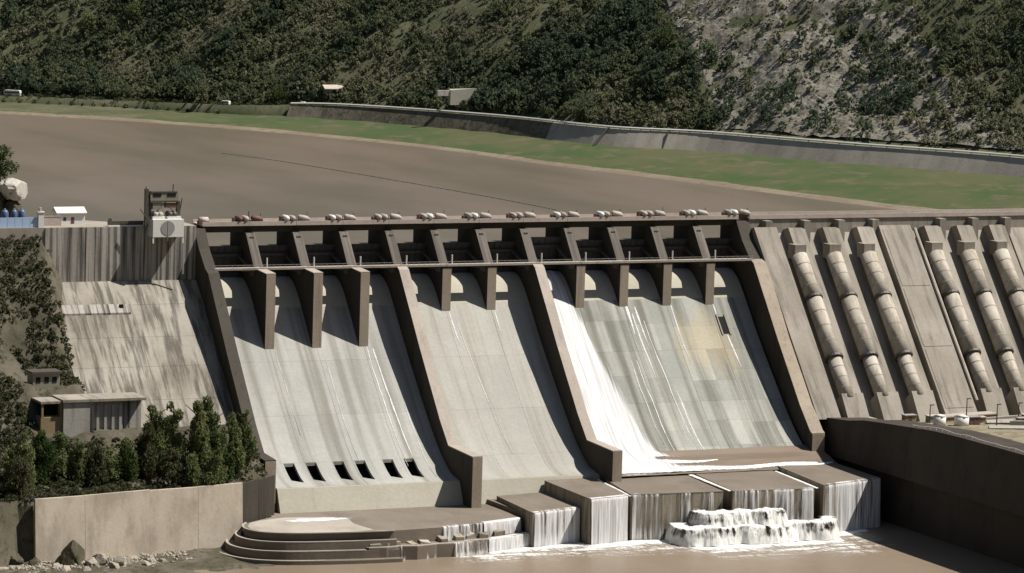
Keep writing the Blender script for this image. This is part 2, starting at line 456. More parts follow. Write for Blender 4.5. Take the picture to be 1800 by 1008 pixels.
# road shelf and hillside
def hill_point(i, d):
    b = Cd[i] + np.array((Id[i][0] * 1.5, Id[i][1] * 1.5, Wd[i]))
    x, y = b[0] + Id[i][0] * d, b[1] + Id[i][1] * d
    if d <= 8:
        return (x, y, b[2] - 0.15)
    e = d - 8
    rise = 0.62 * e + 0.18 * max(0, e - 25) - 0.25 * max(0, e - 140)
    gull = 9.0 * fbm(x * 0.016 + 3, y * 0.016, 0.3) + 3.0 * fbm(x * 0.06, y * 0.06, 2.2)
    return (x, y, b[2] + rise + gull * min(1, e / 30))
HD = [0, 4, 8, 12, 17, 23, 30, 38, 47, 57, 68, 80, 95, 112, 132, 160, 200, 250, 320, 400]
NI = NS * 2 - 1
def hp(fi, d):
    i = min(int(fi), NS - 2)
    u = fi - i
    a, b = hill_point(i, d), hill_point(i + 1, d)
    return tuple(a[k] + (b[k] - a[k]) * u for k in range(3))
rows = [[(hp(k * 0.5, 0)[0] - Id[k // 2][0] * 3.0, hp(k * 0.5, 0)[1] - Id[k // 2][1] * 3.0, Cd[k // 2][2] - 1.2) for k in range(NI)]] + [[hp(k * 0.5, d) for k in range(NI)] for d in HD]
tag(MB().grid(rows).build('hillside', 'hill', smooth=True, fix=False), kind='structure')

# unseen valley sides, added round the gorge to cut the sky light
FOOT = dense([(-150, 1000), (-140, 400), (-125, 100), (-150, 0), (-215, -200), (-300, -500), (-430, -900), (-580, -1300), (-600, -1650), (-300, -1950), (200, -1980), (600, -1650), (640, -900), (600, -300), (560, 0), (580, 250)], 5)
rows = []
cenv = np.array((60.0, -500.0))
for d in (0, 40, 90, 160, 250, 360, 500, 680, 900, 1200):
    row = []
    for i in range(len(FOOT)):
        p = FOOT[i]
        tg = FOOT[min(i + 1, len(FOOT) - 1)] - FOOT[max(i - 1, 0)]
        nn = np.array((tg[1], -tg[0])) / np.linalg.norm(tg)
        if np.dot(nn, p - cenv) < 0:
            nn = -nn
        x, y = p + nn * d
        row.append((x, y, -112 + 0.85 * d + (40 * fbm(x * 0.004, y * 0.004, 1) + 12 * fbm(x * 0.02, y * 0.02, 2)) * min(1, d / 120)))
    rows.append(row)
tag(MB().grid(rows).build('unseen_valley_slopes', 'valley', smooth=True, fix=False), kind='structure')

# ------------------------------------------------------------------ chute profile
def spline(pts, m=8):
    return dense(pts, m)
PROF = spline([(-11.6, -28.95), (-14, -31.6), (-24, -43.0), (-40, -59.6), (-52, -71.2), (-60, -77.4), (-67, -81.4), (-74.5, -83.0)], 8)
def pz(y):
    return float(np.interp(-y, -PROF[:, 0], PROF[:, 1]))
CREST = spline([(7.0, -24.0), (5.5, -21.0), (3.8, -19.6), (1.8, -19.3), (-0.5, -19.8), (-3.5, -21.2), (-6.5, -23.5), (-9.2, -26.2), (-11.6, -28.95)], 5)
def wall_top(y):
    return float(np.interp(-y, [13.4, 16, 37.6, 56.5, 64.5, 85.5], [-14.6, -15.9, -42.6, -64.7, -72.6, -73.3]))

def chute_patch(mb, x0, x1, y0, y1, thick=1.2, lift=0.0, n=None):
    ys = [y0] + [y for y in PROF[:, 0] if y1 < y < y0] + [y1]
    top = [(y, pz(y) + lift) for y in ys]
    return mb.yz(top + [(y, z - thick) for y, z in reversed(top)], x0, x1)

CH = [
    ('smooth pale grey spillway chute with six dark sluice openings at its foot', 'chute', 0, 4),
    ('middle spillway chute, worn grey concrete between the two dividing walls', 'chute_mid', 4, 7),
    ('right spillway chute, greenish stained concrete beside the white torrent', 'chute_right', 7, 12),
]
ROWY = [-11.6, -27.0, -43.5, -59.6, -74.5]
SLU = [12.0, 20.2, 30.4, 38.5, 49.0, 57.0]
for label, mat, k0, k1 in CH:
    X0, X1 = k0 * BAY + 1.9, k1 * BAY - 1.9
    t = thing('spillway_chute', ((X0 + X1) / 2, -45, -83), label, 'spillway chute', 'spillway chutes')
    body = [(y, z - (5.5 if k0 == 0 else 1.25)) for y, z in PROF] + [(-74.4, -104), (6, -104)] + [(6.9, -30)] + [(y, z - 0.8) for y, z in CREST]
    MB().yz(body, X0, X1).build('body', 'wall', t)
    crest = [(y, z) for y, z in CREST]
    for k in range(k0, k1):
        a, b = max(X0, k * BAY + 0.04), min(X1, (k + 1) * BAY - 0.04)
        MB().yz(crest + [(y, z - 0.75) for y, z in reversed(crest)], a, b).build('crest_panel', 'crest', t)
        for j in range(len(ROWY) - 1):
            y0, y1 = ROWY[j] - 0.02, ROWY[j + 1] + 0.02
            ins = [s for s in SLU if k0 == 0 and j == len(ROWY) - 2 and a < s - 2 and s + 2 < b]
            ins_all = [s for s in SLU if k0 == 0 and j == len(ROWY) - 2 and a < s < b]
            m = MB()
            if k0 == 7:                               # re-cast patches on the right chute
                cuts = [a, a + (b - a) * (0.38 + 0.24 * ((k * 7 + j * 3) % 5) / 4), b]
                ym = y0 + (y1 - y0) * (0.4 + 0.2 * ((k * 5 + j) % 4) / 3)
                for q in range(2):
                    for ya, yb in ((y0, ym + 0.015), (ym - 0.015, y1)):
                        chute_patch(MB(), cuts[q] + 0.01, cuts[q + 1] - 0.01, ya, yb).build('panel', mat, t)
                continue
            if not ins_all:
                chute_patch(m, a, b, y0, y1)
            m2 = None
            if ins_all:
                # leave the sluice mouths open
                xs = a
                for s in ins_all:
                    chute_patch(m, xs, s - 2.0, y0, y1)
                    chute_patch(m, s - 2.0, s + 2.0, -69.8, y1)
                    xs = s + 2.0
                chute_patch(m, xs, b, y0, y1)
            m.build('panel', mat, t)
    if k0 == 0:
        for s in SLU:
            m = MB()
            # throat cut back into the body: dark lining with a pale ramp at its foot
            m.yz([(-58.0, pz(-58) - 5.4), (-70.5, pz(-70.5) - 5.4), (-70.5, pz(-70.5) - 4.6), (-64.6, pz(-64.6) - 4.6), (-58.0, pz(-58) - 4.6)], s - 2.6, s + 2.6)
            for e in (-1, 1):
                m.yz([(-58, pz(-58) - 5.4), (-70.5, pz(-70.5) - 5.4), (-70.5, pz(-70.5) - 1.25), (-64, pz(-64) - 1.25), (-58, pz(-58) - 1.25)], s + e * 2.3 - 0.2, s + e * 2.3 + 0.2)
            m.yz([(-58.2, pz(-58.2) - 5.4), (-58.2, pz(-58.2) - 1.25), (-57.8, pz(-57.8) - 1.25), (-57.8, pz(-57.8) - 5.4)], s - 2.5, s + 2.5)
            m.build('sluice_opening', 'dark', t)
            m = MB()
            m.add([(s - 1.9, -65.6, pz(-65.6) - 1.2), (s + 1.4, -69.0, pz(-69.0) - 0.5), (s + 1.4, -69.78, pz(-69.78) - 0.01), (s - 1.97, -69.78, pz(-69.78) - 0.01)], [(0, 1, 2, 3)])
            m.build('sluice_ramp', mat, t, fix=False)
    # lip with its drop
    MB().yz([(-74.56, -83.05), (-75.3, -83.1), (-79.0, -91.3), (-79.0, -104), (-74.56, -104)], X0 + 0.02, X1 - 0.02).build('lip', 'crest', t)
    if k0 == 7:
        m = MB()
        m.yz([(-17.5, pz(-17.5) + 0.03), (-22.5, pz(-22.5) + 0.03), (-22.5, pz(-22.5) + 0.25), (-17.5, pz(-17.5) + 0.25)], 199.6, 202.4)
        m.build('slot_opening', 'dark', t)
        fr = MB()
        for xa, xb in ((199.1, 199.58), (202.42, 202.9)):
            fr.yz([(-17.0, pz(-17) + 0.02), (-23.0, pz(-23) + 0.02), (-23.0, pz(-23) + 0.6), (-17.0, pz(-17) + 0.6)], xa, xb)
        fr.build('slot_frame', 'chute_right', t)

# ------------------------------------------------------------------ piers
HW = 1.75
def pier_outline(long_nose):
    p = [(13, -45), (14.5, -40), (14.5, -3.0), (-1.2, -3.0), (-10.6, -14.9)]
    if long_nose:
        p += [(-13.6, -14.95), (-23.0, -15.5), (-23.0, -43.6)]
    else:
        p += [(-13.5, -14.95), (-13.5, -33.5)]
    return p + [(-8, -45)]
def add_pier(k, t, long_nose):
    x = k * BAY
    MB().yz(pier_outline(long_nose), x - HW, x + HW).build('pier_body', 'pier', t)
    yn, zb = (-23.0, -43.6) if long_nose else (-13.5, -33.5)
    MB().box(x - HW + 0.03, x + HW - 0.03, yn - 0.25, yn - 0.01, zb, -15.6).build('lit_nose_slab', 'nose', t)  # added facing slab, its paler colour stands for sun on the nose
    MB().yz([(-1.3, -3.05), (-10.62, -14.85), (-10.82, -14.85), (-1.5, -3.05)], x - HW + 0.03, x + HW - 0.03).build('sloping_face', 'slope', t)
    MB().box(x - 0.6, x + 0.9, -2.95, -2.2, -6.2, -4.2).build('hatch', 'steel', t)
    MB().tube([(x + HW + 0.8, -12.0, -14.6), (x + HW + 0.8, -12.0, -10.9)], 0.28, 8).build('vent_pipe', 'white', t)
    for s in (-1, 1):
        MB().box(x + s * (HW + 0.05) - 0.05 + min(0, s) * 0.9, x + s * (HW + 0.05) + 0.05 + max(0, s) * 0.9, -12.4, -9.2, -17.2, -14.95).build('trunnion_bracket', 'steel', t)
    if long_nose:
        MB().yz([(-13.7, -14.93), (-22.98, -15.47), (-22.98, -15.2), (-13.7, -14.66)], x - HW - 0.1, x + HW + 0.1).build('nose_cap', 'wall_top', t)
ORD = ['first', 'second', 'third', 'fourth', 'fifth', 'sixth', 'seventh', 'eighth', 'ninth', 'tenth', 'eleventh', 'twelfth', 'thirteenth']
for k in range(1, 12):
    if k in (4, 7):
        continue
    if k < 4:
        lab = ('leftmost', 'middle', 'rightmost')[k - 1] + ' of the three long-nosed spillway piers standing on the left chute'
    elif k < 7:
        lab = ('left', 'right')[k - 5] + ' of the two short spillway piers on the middle chute'
    else:
        lab = ORD[k - 8] + ' short spillway pier right of the wall beside the white torrent'
    t = thing('spillway_pier', (k * BAY, 0, -45), lab, 'pier', 'spillway piers')
    add_pier(k, t, k < 4)

# ------------------------------------------------------------------ dividing and training walls
def chute_wall(name, xc, hw, label, cat, foot, group, y_end=-85.5, pier_k=None, cop='wall_top'):
    t = thing(name, (xc, -45, -90), label, cat, group)
    top = [(-13.45, -14.75)] + [(y, wall_top(y)) for y in (-16, -26, -37.6, -47, -56.5, -64.5)] + [(y_end, -73.3)]
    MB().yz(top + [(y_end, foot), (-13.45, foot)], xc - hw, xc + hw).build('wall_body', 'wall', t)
    MB().box(xc - hw + 0.03, xc + hw - 0.03, y_end - 0.25, y_end - 0.01, foot, -73.35).build('lit_end_slab', 'nose', t)  # paler slab: sunlit wall end painted by colour
    tops = [(y, z + 0.02) for y, z in top]
    for i in range(len(tops) - 1):
        (ya, za), (yb, zb) = tops[i], tops[i + 1]
        MB().yz([(ya, za), (yb + 0.06, zb), (yb + 0.06, zb + 0.35), (ya, za + 0.35)], xc - hw - 0.08, xc + hw + 0.08).build('coping', cop, t)
    if pier_k is not None:
        add_pier(pier_k, t, False)
    return t
chute_wall('dividing_wall', 72, 1.85, 'sloping concrete dividing wall between the left and middle chutes', 'dividing wall', -104, 'walls between the chutes', pier_k=4)
chute_wall('dividing_wall', 126, 1.85, 'sloping concrete dividing wall directly left of the white torrent', 'dividing wall', -104, 'walls between the chutes', pier_k=7)
t = chute_wall('training_wall', -1.0, 2.0, 'tall shadowed training wall along the left edge of the left chute', 'training wall', -100, 'outer walls of the spillway', y_end=-76.0, cop='pier')  # coping in the dark pier mix, its unlit top painted in
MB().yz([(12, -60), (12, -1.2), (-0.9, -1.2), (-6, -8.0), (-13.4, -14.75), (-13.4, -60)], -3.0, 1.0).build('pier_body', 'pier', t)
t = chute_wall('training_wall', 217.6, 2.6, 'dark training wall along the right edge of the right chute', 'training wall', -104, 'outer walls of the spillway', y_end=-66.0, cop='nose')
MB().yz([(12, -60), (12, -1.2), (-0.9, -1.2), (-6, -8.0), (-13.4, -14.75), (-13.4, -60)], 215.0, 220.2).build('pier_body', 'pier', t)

# ------------------------------------------------------------------ radial gates
TRY, TRZ, GR = -10.8, -15.6, 15.0
for k in range(12):
    a, b = k * BAY + HW + 0.1, (k + 1) * BAY - HW - 0.1
    if k == 0:
        a = 1.2
    if k == 11:
        b = 214.8
    raised = 1.6 if k == 7 else 0.0
    lab = {0: 'closed radial gate in the leftmost bay, beside the tall training wall',
           7: 'slightly raised radial gate releasing the white torrent',
           11: 'closed radial gate in the rightmost bay of the spillway'}.get(k, 'closed dark radial gate, ' + ORD[k] + ' bay from the left end of spillway')
    t = thing('radial_gate', ((a + b) / 2, TRY, TRZ), lab, 'radial gate', 'radial gates of the spillway')
    rows, rows2 = [], []
    a0, a1 = math.asin((-19.7 + raised * 0.6 - TRZ) / GR), math.asin((-7.9 + raised - TRZ) / GR)
    outer = [(TRY + GR * math.cos(a0 + (a1 - a0) * i / 10), TRZ + GR * math.sin(a0 + (a1 - a0) * i / 10)) for i in range(11)]
    inner = [(TRY + (GR - 0.35) * math.cos(a0 + (a1 - a0) * i / 10), TRZ + (GR - 0.35) * math.sin(a0 + (a1 - a0) * i / 10)) for i in range(11)]
    skin = MB().yz(outer + inner[::-1], a, b).build('skin_plate', 'gate', t)
    for fz in (0.25, 0.72):
        ang = a0 + (a1 - a0) * fz
        y, z = TRY + (GR - 0.9) * math.cos(ang), TRZ + (GR - 0.9) * math.sin(ang)
        gd = MB().box(a + 0.1, b - 0.1, y - 0.5, y + 0.5, z - 0.5, z + 0.5).build('girder', 'gate', t)
        for x in (a + 1.6, b - 1.6):
            MB().bar((x, y, z), (x + (-0.9 if x < (a + b) / 2 else 0.9), TRY, TRZ), 0.75).build('arm', 'gate', gd)
    m = MB()
    for i in range(6):
        x = a + (b - a) * (i + 0.5) / 6
        m.yz([(y - 0.02, z) for y, z in inner[1:]] + [(y - 0.45, z) for y, z in inner[:0:-1]], x - 0.1, x + 0.1)
    tag(m.build('stiffener', 'gate', skin), kind='stuff')

# ------------------------------------------------------------------ road bridge, walkway, hoists
t = thing('road_bridge', (108, 4.5, -3), 'long pinkish concrete road bridge running across the tops of the spillway piers', 'bridge')
for k in range(12):
    a, b = k * BAY + 0.06, (k + 1) * BAY - 0.06
    MB().box(a, b, -0.4, 9.4, -0.45, 0.0).build('deck_slab', 'deck', t)
    MB().box(a, b, -0.75, -0.42, -0.5, 1.05).build('parapet', 'deck', t)
    MB().box(a, b, 9.42, 9.75, -0.5, 1.05).build('parapet', 'deck', t)
    for y in (1.0, 4.2, 7.6):
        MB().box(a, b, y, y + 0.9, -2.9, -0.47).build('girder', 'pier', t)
t = thing('footbridge', (108, -12, -15), 'narrow concrete walkway crossing the bays below the road bridge', 'walkway')
for k in range(12):
    a, b = k * BAY + 0.05, (k + 1) * BAY - 0.05
    MB().box(a, b, -14.0, -11.0, -14.93, -14.2).build('slab', 'wall_top', t)
    m = MB()
    m.box(a, b, -13.95, -13.85, -13.25, -13.1)
    for i in range(9):
        x = a + 0.4 + i * (b - a - 0.8) / 8
        m.box(x - 0.05, x + 0.05, -13.95, -13.85, -14.2, -13.25)
    tag(m.build('railing', 'grey', t), kind='stuff')

def hoist(k):
    x = k * BAY
    nm = {0: 'small pale hoist cover at the left end of the road bridge', 1: 'rust red gate hoist with few pale covers, near the left end of the bridge',
          12: 'pale domed gate hoist at the right end of the road bridge'}
    lab = nm.get(k, 'gate hoist with pale rounded drums on the bridge, ' + ORD[k] + ' counted from the left end')
    t = thing('gate_hoist', (x, 1.5, 0), lab, 'hoist', 'gate hoists along the road bridge')
    if k == 0:
        MB().box(x - 0.8, x + 3.0, 0.4, 2.8, 0.02, 1.2).build('base_frame', 'red', t)
        m = MB().tube([(x - 0.5, 1.6, 1.6), (x + 2.8, 1.6, 1.5)], 1.15, 14)
        m.build('drum_cover', 'deck', t, True)
        return
    r = random.Random(k)
    bf = MB().box(x - 5.2, x + 5.4, 0.2, 3.4, 0.02, 1.25).build('base_frame', 'red', t)
    for i, dx in enumerate((-3.6, -1.2)):
        rad = 0.95 + 0.15 * r.random()
        w = ('hut', 'deck', 'white', 'hut')[(k * 3 + i * 2 + k // 3) % 4] if k > 1 else ('red' if i == 0 else 'deck')
        # drum with its domed end towards the river
        MB().tube([(x + dx, -1.1, 1.95), (x + dx, -0.75, 1.95), (x + dx, -0.2, 1.95), (x + dx, 3.2, 1.95)], [0.35, rad * 0.85, rad, rad], 14).build('drum_cover', w, t, True)
        MB().box(x + dx - 0.35 + 1.15, x + dx + 0.35 + 1.05, 0.0, 3.0, 1.25, 2.2 + 0.4 * r.random()).build('gearbox', 'red', bf)
    m = MB().tube([(x + 1.0, 0.9, 2.25), (x + 1.5, 0.8, 2.2), (x + 4.4, 0.6, 1.75), (x + 5.4, 0.5, 1.5)], [0.5, 1.05, 0.95, 0.4], 14)
    m.build('motor_cover', ('hut', 'deck', 'hut', 'hut')[k % 4] if k > 1 else 'red', t, True)
    MB().box(x - 5.6, x - 4.9, 0.6, 2.8, 0.02, 1.9 + 0.8 * r.random()).build('control_box', 'red', t)
    MB().tube([(x + 5.2, 2.4, 0.0), (x + 5.2, 2.4, 3.2 + r.random())], 0.12, 6).build('cable_post', 'steel', t)
    if k == 1:
        MB().box(x - 0.15, x + 0.15, 0.5, 0.8, 1.25, 4.6).build('post', 'steel', t)
        MB().box(x - 4.8, x - 4.4, 0.5, 0.9, 1.25, 3.0).build('post', 'steel', t)
for k in range(13):
    hoist(k)

# ------------------------------------------------------------------ left abutment block
t = thing('abutment_block', (-30, -3, -20), 'concrete abutment block left of the chutes, dark streaked above and blotched below', 'dam block')
bx = [-59.0, -51.0, -44.0, -36.5, -29.0, -21.5, -14.0, -8.0, -3.05]
for i in range(len(bx) - 1):
    a, b = bx[i] + 0.05, bx[i + 1] - 0.05
    dy = (0.0, 0.12, -0.05, 0.1, 0.0, 0.15, 0.05, 0.0)[i]
    MB().yz([(-3 + dy, -0.02), (-3 + dy, -19.2), (8, -19.2), (8, -0.02)], a, b).build('upper_block', 'abut_up', t)
lows = [(-3.6, -19.2), (-12, -26.6), (-22, -36.8), (-31, -46.0), (-41, -56.2), (-54, -69.0)]
for j in range(len(lows) - 1):
    (ya, za), (yb, zb) = lows[j], lows[j + 1]
    for i, (a, b) in enumerate(((-57.5, -40), (-40, -22), (-22, -3.05))):
        d = 0.03 * ((i + j) % 2)
        MB().yz([(ya - 0.03 - d, za - 0.02), (yb - d, zb + 0.04), (yb + 14, zb + 0.04), (ya + 10, za - 0.02)], a + 0.012, b - 0.012).build('lower_block', 'abut_low', t)
MB().box(-34.6, -33.4, -13.6, -12.0, -28.6, -26.3).build('gallery_opening', 'dark', t)
MB().yz([(-12.2, -26.9), (-15.0, -29.6), (-15.0, -28.9), (-12.2, -26.2)], -56, -31).build('ledge', 'abut_up', t)
# yard on top
tag(MB().xy([(-130, -2.6), (-18.5, -2.6), (-3.1, -2.6), (-3.1, 9.0), (-18, 9.5), (-30, 14), (-38, 22), (-52, 27), (-75, 26), (-130, 24)], -16, 0.05).build('yard', 'yard'), kind='structure')

# ------------------------------------------------------------------ left bank terrain
BY = [60, 26, 20, 4, 0, -4, -12, -22, -32, -38, -46, -56, -66, -80, -96, -106, -112, -125, -150, -200, -320]
BZ = [-14, -8, -1, 0, -1.5, -7, -19, -32, -44, -48, -49.5, -60, -67, -73, -78, -79, -98.2, -99.2, -101, -106, -120]
def sm(v, a, b):
    q = min(1, max(0, (v - a) / (b - a)))
    return q * q * (3 - 2 * q)
def wall_line_y(x):
    return -107 + (x + 94) * 15 / 77 if x < -17 else -92 + (x + 17) * 12 / 17
def bank_z(x, y):
    yl = wall_line_y(max(-130, min(0, x)))
    ys = y - (yl + 106) * sm(y, -60, -96) if y < -60 else y
    z = float(np.interp(-ys, [-q for q in BY], BZ))
    if y > yl + 2.2:
        z = max(z, -79.5) if y < yl + 8 else z
    else:
        z = min(z, -98.3 - 0.02 * (yl - y))
    z -= 15 * sm(x, -61, -50) * sm(y, -60, -50) * (1 - sm(y, -2, 6))
    z -= 9.0 * sm(x, -10, -2) * sm(y, -70, -60)
    z += 12 * sm(-x, 85, 150) * sm(y, -90, -40)
    n = 2.6 * fbm(x * 0.05, y * 0.05, 5) + 1.1 * fbm(x * 0.2, y * 0.2, 8)
    return z + n * sm(-x, 52, 64) * (0.25 if y > -2 else 1) * (0.3 if y < yl + 8 else 1) + 0.5 * fbm(x * 0.15, y * 0.15, 1.0) * (0 if y > -2 else 1)
xs = list(np.arange(-260, -120, 10)) + list(np.arange(-120, -2.9, 2.0))
ys = list(np.arange(60, 30, -6)) + list(np.arange(30, -130, -2.0)) + list(np.arange(-130, -330, -12))
rows = [[(x, y, bank_z(x, y) if not (x > -61 and y > -1.5) else -16) for x in xs] for y in ys]
tag(MB().grid(rows).build('left_bank', 'bank', smooth=True, fix=False), kind='structure')

# ------------------------------------------------------------------ right: intake dam with penstocks
def fy(z):                                            # downstream face of the intake dam: Y at height z
    return -1.0 - (-6.0 - z) / 1.18 if z < -6 else -1.0
def face(mb, x0, x1, lift, z0=-6.5, z1=-72.0):
    n = Vector((0, -1.18, 1)).normalized()
    pts = [(fy(z0), z0), (fy(z1), z1)]
    top = [(y + n.y * lift, z + n.z * lift) for y, z in pts]
    return mb.yz(top + [(pts[1][0] + 8, pts[1][1]), (pts[0][0] + 8, pts[0][1])], x0, x1)
t = thing('intake_dam', (285, -30, -72), 'sloping concrete intake dam carrying the penstocks right of the spillway', 'dam')
MB().yz([(10, -110), (10, -0.05), (-1.0, -0.05), (-1.0, -6.0), (fy(-73), -73), (fy(-73), -110)], 220.3, 420).build('body', 'intake', t)
MB().box(220.3, 420, -1.4, -1.05, -0.5, 1.05).build('parapet', 'deck', t)
MB().box(220.3, 420, 9.4, 9.75, -0.5, 1.05).build('parapet', 'deck', t)
UX = [236.0, 251.0, 266.0, 296.0, 310.5, 325.2]
face(MB(), 220.35, 230.0, 5.0).build('face_slab', 'intake', t)
for u in UX:
    face(MB(), u - 0.6, u + 6.4, 4.4).build('face_slab', 'intake', t)
face(MB(), 274.6, 288.6, 5.2).build('face_slab', 'intake', t)
for u in (340, 356, 372, 388):
    face(MB(), u - 6, u + 6.5, 2.2).build('face_slab', 'intake', t)
for i in range(3):                                    # joints of the wide slab between the penstocks
    z0, z1 = -8 - i * 21, -28 - i * 21
    face(MB(), 275.6, 287.8, 5.35, z0, z1).build('face_panel', 'intake', t)
for x in (227.0, 243.5, 258.5, 273.5, 303.6, 318.2, 333.0):
    MB().box(x - 1.4, x + 1.4, -5.2, -1.02, -14, -1.0).build('intake_pier', 'intake', t)
nrm = Vector((0, -1.18, 1)).normalized()
slope = Vector((0, -1, -1.18)).normalized()
MB().tube([Vector((289.8, fy(-8), -8)) + nrm * 5.5, Vector((289.8, fy(-68), -68)) + nrm * 5.5], 0.7, 8).build('drain_pipe', 'penstock', t)
PL = ['first penstock pipe right of the spillway, pale steel with collars', 'second penstock pipe right of the spillway, pale and collared',
      'third penstock pipe, just left of the wide flat concrete slab', 'fourth penstock pipe, just right of the wide flat concrete slab',
      'fifth penstock pipe from the spillway, near the right edge of photo', 'sixth and rightmost penstock pipe, cut by the right edge of photo']
for u, lab in zip(UX, PL):
    t = thing('penstock', (u, fy(-60), -72), lab, 'penstock', 'penstocks on the intake dam')
    def pp(z, lift=4.2):
        return Vector((u, fy(z), z)) + nrm * lift
    segs = [(-16.5, -31.0, 3.1), (-31.3, -51.4, 3.1), (-51.7, -65.5, 2.7)]
    for z0, z1, r in segs:
        pipe = MB().tube([pp(z0), pp(z1)], r, 20).build('pipe', 'penstock', t, True)
        for q in (0.25, 0.5, 0.75):
            zq = z0 + (z1 - z0) * q
            MB().tube([pp(zq + 0.12), pp(zq - 0.12)], r + 0.07, 20).build('weld_band', 'nose', pipe)
        if z1 > -60:
            MB().tube([pp(z1 + 0.2), pp(z1 - 0.5)], 3.6, 20).build('collar', 'steel', pipe)
    # thrust block at the foot: sloping concrete wedge with a shaded left cheek
    za = -64.5
    a0, a1 = pp(za, 6.6), pp(za, -1)
    MB().yz([(a1.y, a1.z), (a0.y, a0.z), (a0.y - 9.0, -73.5), (a0.y - 9.0, -76), (a1.y, -76)], u - 3.5, u + 5.6).build('thrust_block', 'intake', t)
    MB().box(u - 2.4, u + 2.4, pp(-16).y - 1.5, pp(-16).y + 4, pp(-16).z - 1.5, pp(-16).z + 4.0).build('top_block', 'intake', t)

# powerhouse wall and platform
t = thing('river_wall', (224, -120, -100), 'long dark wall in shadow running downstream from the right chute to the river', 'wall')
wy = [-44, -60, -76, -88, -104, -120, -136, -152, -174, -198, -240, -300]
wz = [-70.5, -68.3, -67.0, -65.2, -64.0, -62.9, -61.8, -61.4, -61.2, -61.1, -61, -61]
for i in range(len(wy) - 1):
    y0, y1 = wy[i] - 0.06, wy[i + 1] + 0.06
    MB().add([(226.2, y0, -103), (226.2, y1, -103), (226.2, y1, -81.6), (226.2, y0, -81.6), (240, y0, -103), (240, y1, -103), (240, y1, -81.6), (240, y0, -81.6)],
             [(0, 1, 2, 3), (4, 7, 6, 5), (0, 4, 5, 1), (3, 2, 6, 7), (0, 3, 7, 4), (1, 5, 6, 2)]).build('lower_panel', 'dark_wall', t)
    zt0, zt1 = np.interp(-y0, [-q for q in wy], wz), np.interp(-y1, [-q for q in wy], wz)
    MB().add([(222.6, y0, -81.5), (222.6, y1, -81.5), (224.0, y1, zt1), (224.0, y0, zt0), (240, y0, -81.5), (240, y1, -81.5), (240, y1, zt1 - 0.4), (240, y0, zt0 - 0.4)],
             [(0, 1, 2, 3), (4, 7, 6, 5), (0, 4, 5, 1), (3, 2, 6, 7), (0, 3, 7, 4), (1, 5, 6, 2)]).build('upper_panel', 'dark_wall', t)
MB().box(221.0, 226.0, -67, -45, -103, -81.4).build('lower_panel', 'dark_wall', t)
rows = []
for i, y in enumerate(np.arange(-52, -300, -4.0)):
    zt = float(np.interp(-y, [-q for q in wy], wz))
    rows.append([(x, y, max(zt - 0.9 - 0.03 * (x - 226), -73) + 0.7 * fbm(x * 0.12, y * 0.12, 3) - (8 * sm(y, -75, -55))) for x in np.arange(224.6, 420, 5)])
tag(MB().grid(rows).build('powerhouse_platform', 'fill', smooth=True, fix=False), kind='structure')

def plat_z(x, y):
    zt = float(np.interp(-y, [-q for q in wy], wz))
    return max(zt - 0.9 - 0.03 * (x - 226), -73) - (8 * sm(y, -75, -55)) + 0.7 * fbm(x * 0.12, y * 0.12, 3)
# gallery box at the foot of the first slab
t = thing('gallery_box', (229, -62, -73), 'low pale concrete gallery box at the foot of the intake dam', 'gallery')
MB().box(224.4, 243, -66, -58.5, -75.5, -69.4).build('walls', 'intake', t)
MB().box(224.1, 243.3, -66.4, -58.4, -69.38, -68.8).build('roof_slab', 'wall_top', t)
MB().box(226.0, 241.5, -66.15, -65.95, -74.0, -70.6).build('opening', 'dark', t)
# tanks, low walls, pipe rack on the platform
for i, (x, y, lab) in enumerate(((246.5, -103, 'left white tank of the two standing on the powerhouse platform'), (254.5, -105, 'right white tank of the two standing on the powerhouse platform'))):
    z = plat_z(x, y)
    t = thing('storage_tank', (x, y, z), lab, 'tank', 'white tanks on the platform')
    MB().tube([(x, y, z - 0.4), (x, y, z + 3.4)], 2.3 + 0.4 * i, 16).build('shell', 'white', t, True)
    MB().tube([(x, y, z + 3.4), (x, y, z + 4.1)], [2.4 + 0.4 * i, 0.3], 16).build('lid', 'white', t, True)
for i, (x0, y0, x1, y1, h, lab) in enumerate((
        (262, -92, 300, -86, 2.6, 'long pale low wall on the powerhouse platform behind the tanks'),
        (272, -110, 300, -118, 2.2, 'nearer pale low wall on the powerhouse platform'),
        (258, -80, 286, -76, 3.4, 'brown low building at the foot of the penstocks'))):
    z = min(plat_z(x0, y0), plat_z(x1, y1)) - 0.6
    t = thing('platform_wall' if i < 2 else 'low_building', ((x0 + x1) / 2, (y0 + y1) / 2, z), lab, 'wall' if i < 2 else 'building')
    d = Vector((x1 - x0, y1 - y0, 0)).normalized()
    q = Vector((-d.y, d.x, 0)) * (0.5 if i < 2 else 2.5)
    P = [Vector((x0, y0, 0)) + q, Vector((x1, y1, 0)) + q, Vector((x1, y1, 0)) - q, Vector((x0, y0, 0)) - q]
    MB().xy([(p.x, p.y) for p in P], z, z + 0.6 + h).build('body', 'hut' if i < 2 else 'ochre', t)
    q2 = q * 1.15
    P = [Vector((x0, y0, 0)) + q2, Vector((x1, y1, 0)) + q2, Vector((x1, y1, 0)) - q2, Vector((x0, y0, 0)) - q2]
    MB().xy([(p.x, p.y) for p in P], z + 0.61 + h, z + 1.0 + h).build('coping', 'wall_top', t)
    if i == 2:
        for j in range(5):
            p = Vector((x0, y0, z + 1.6)) + d * (3 + j * 5.2) - q * 1.02
            MB().box(p.x - 0.8, p.x + 0.8, p.y - 0.12, p.y + 0.12, p.z, p.z + 1.7).build('window', 'glass', t)
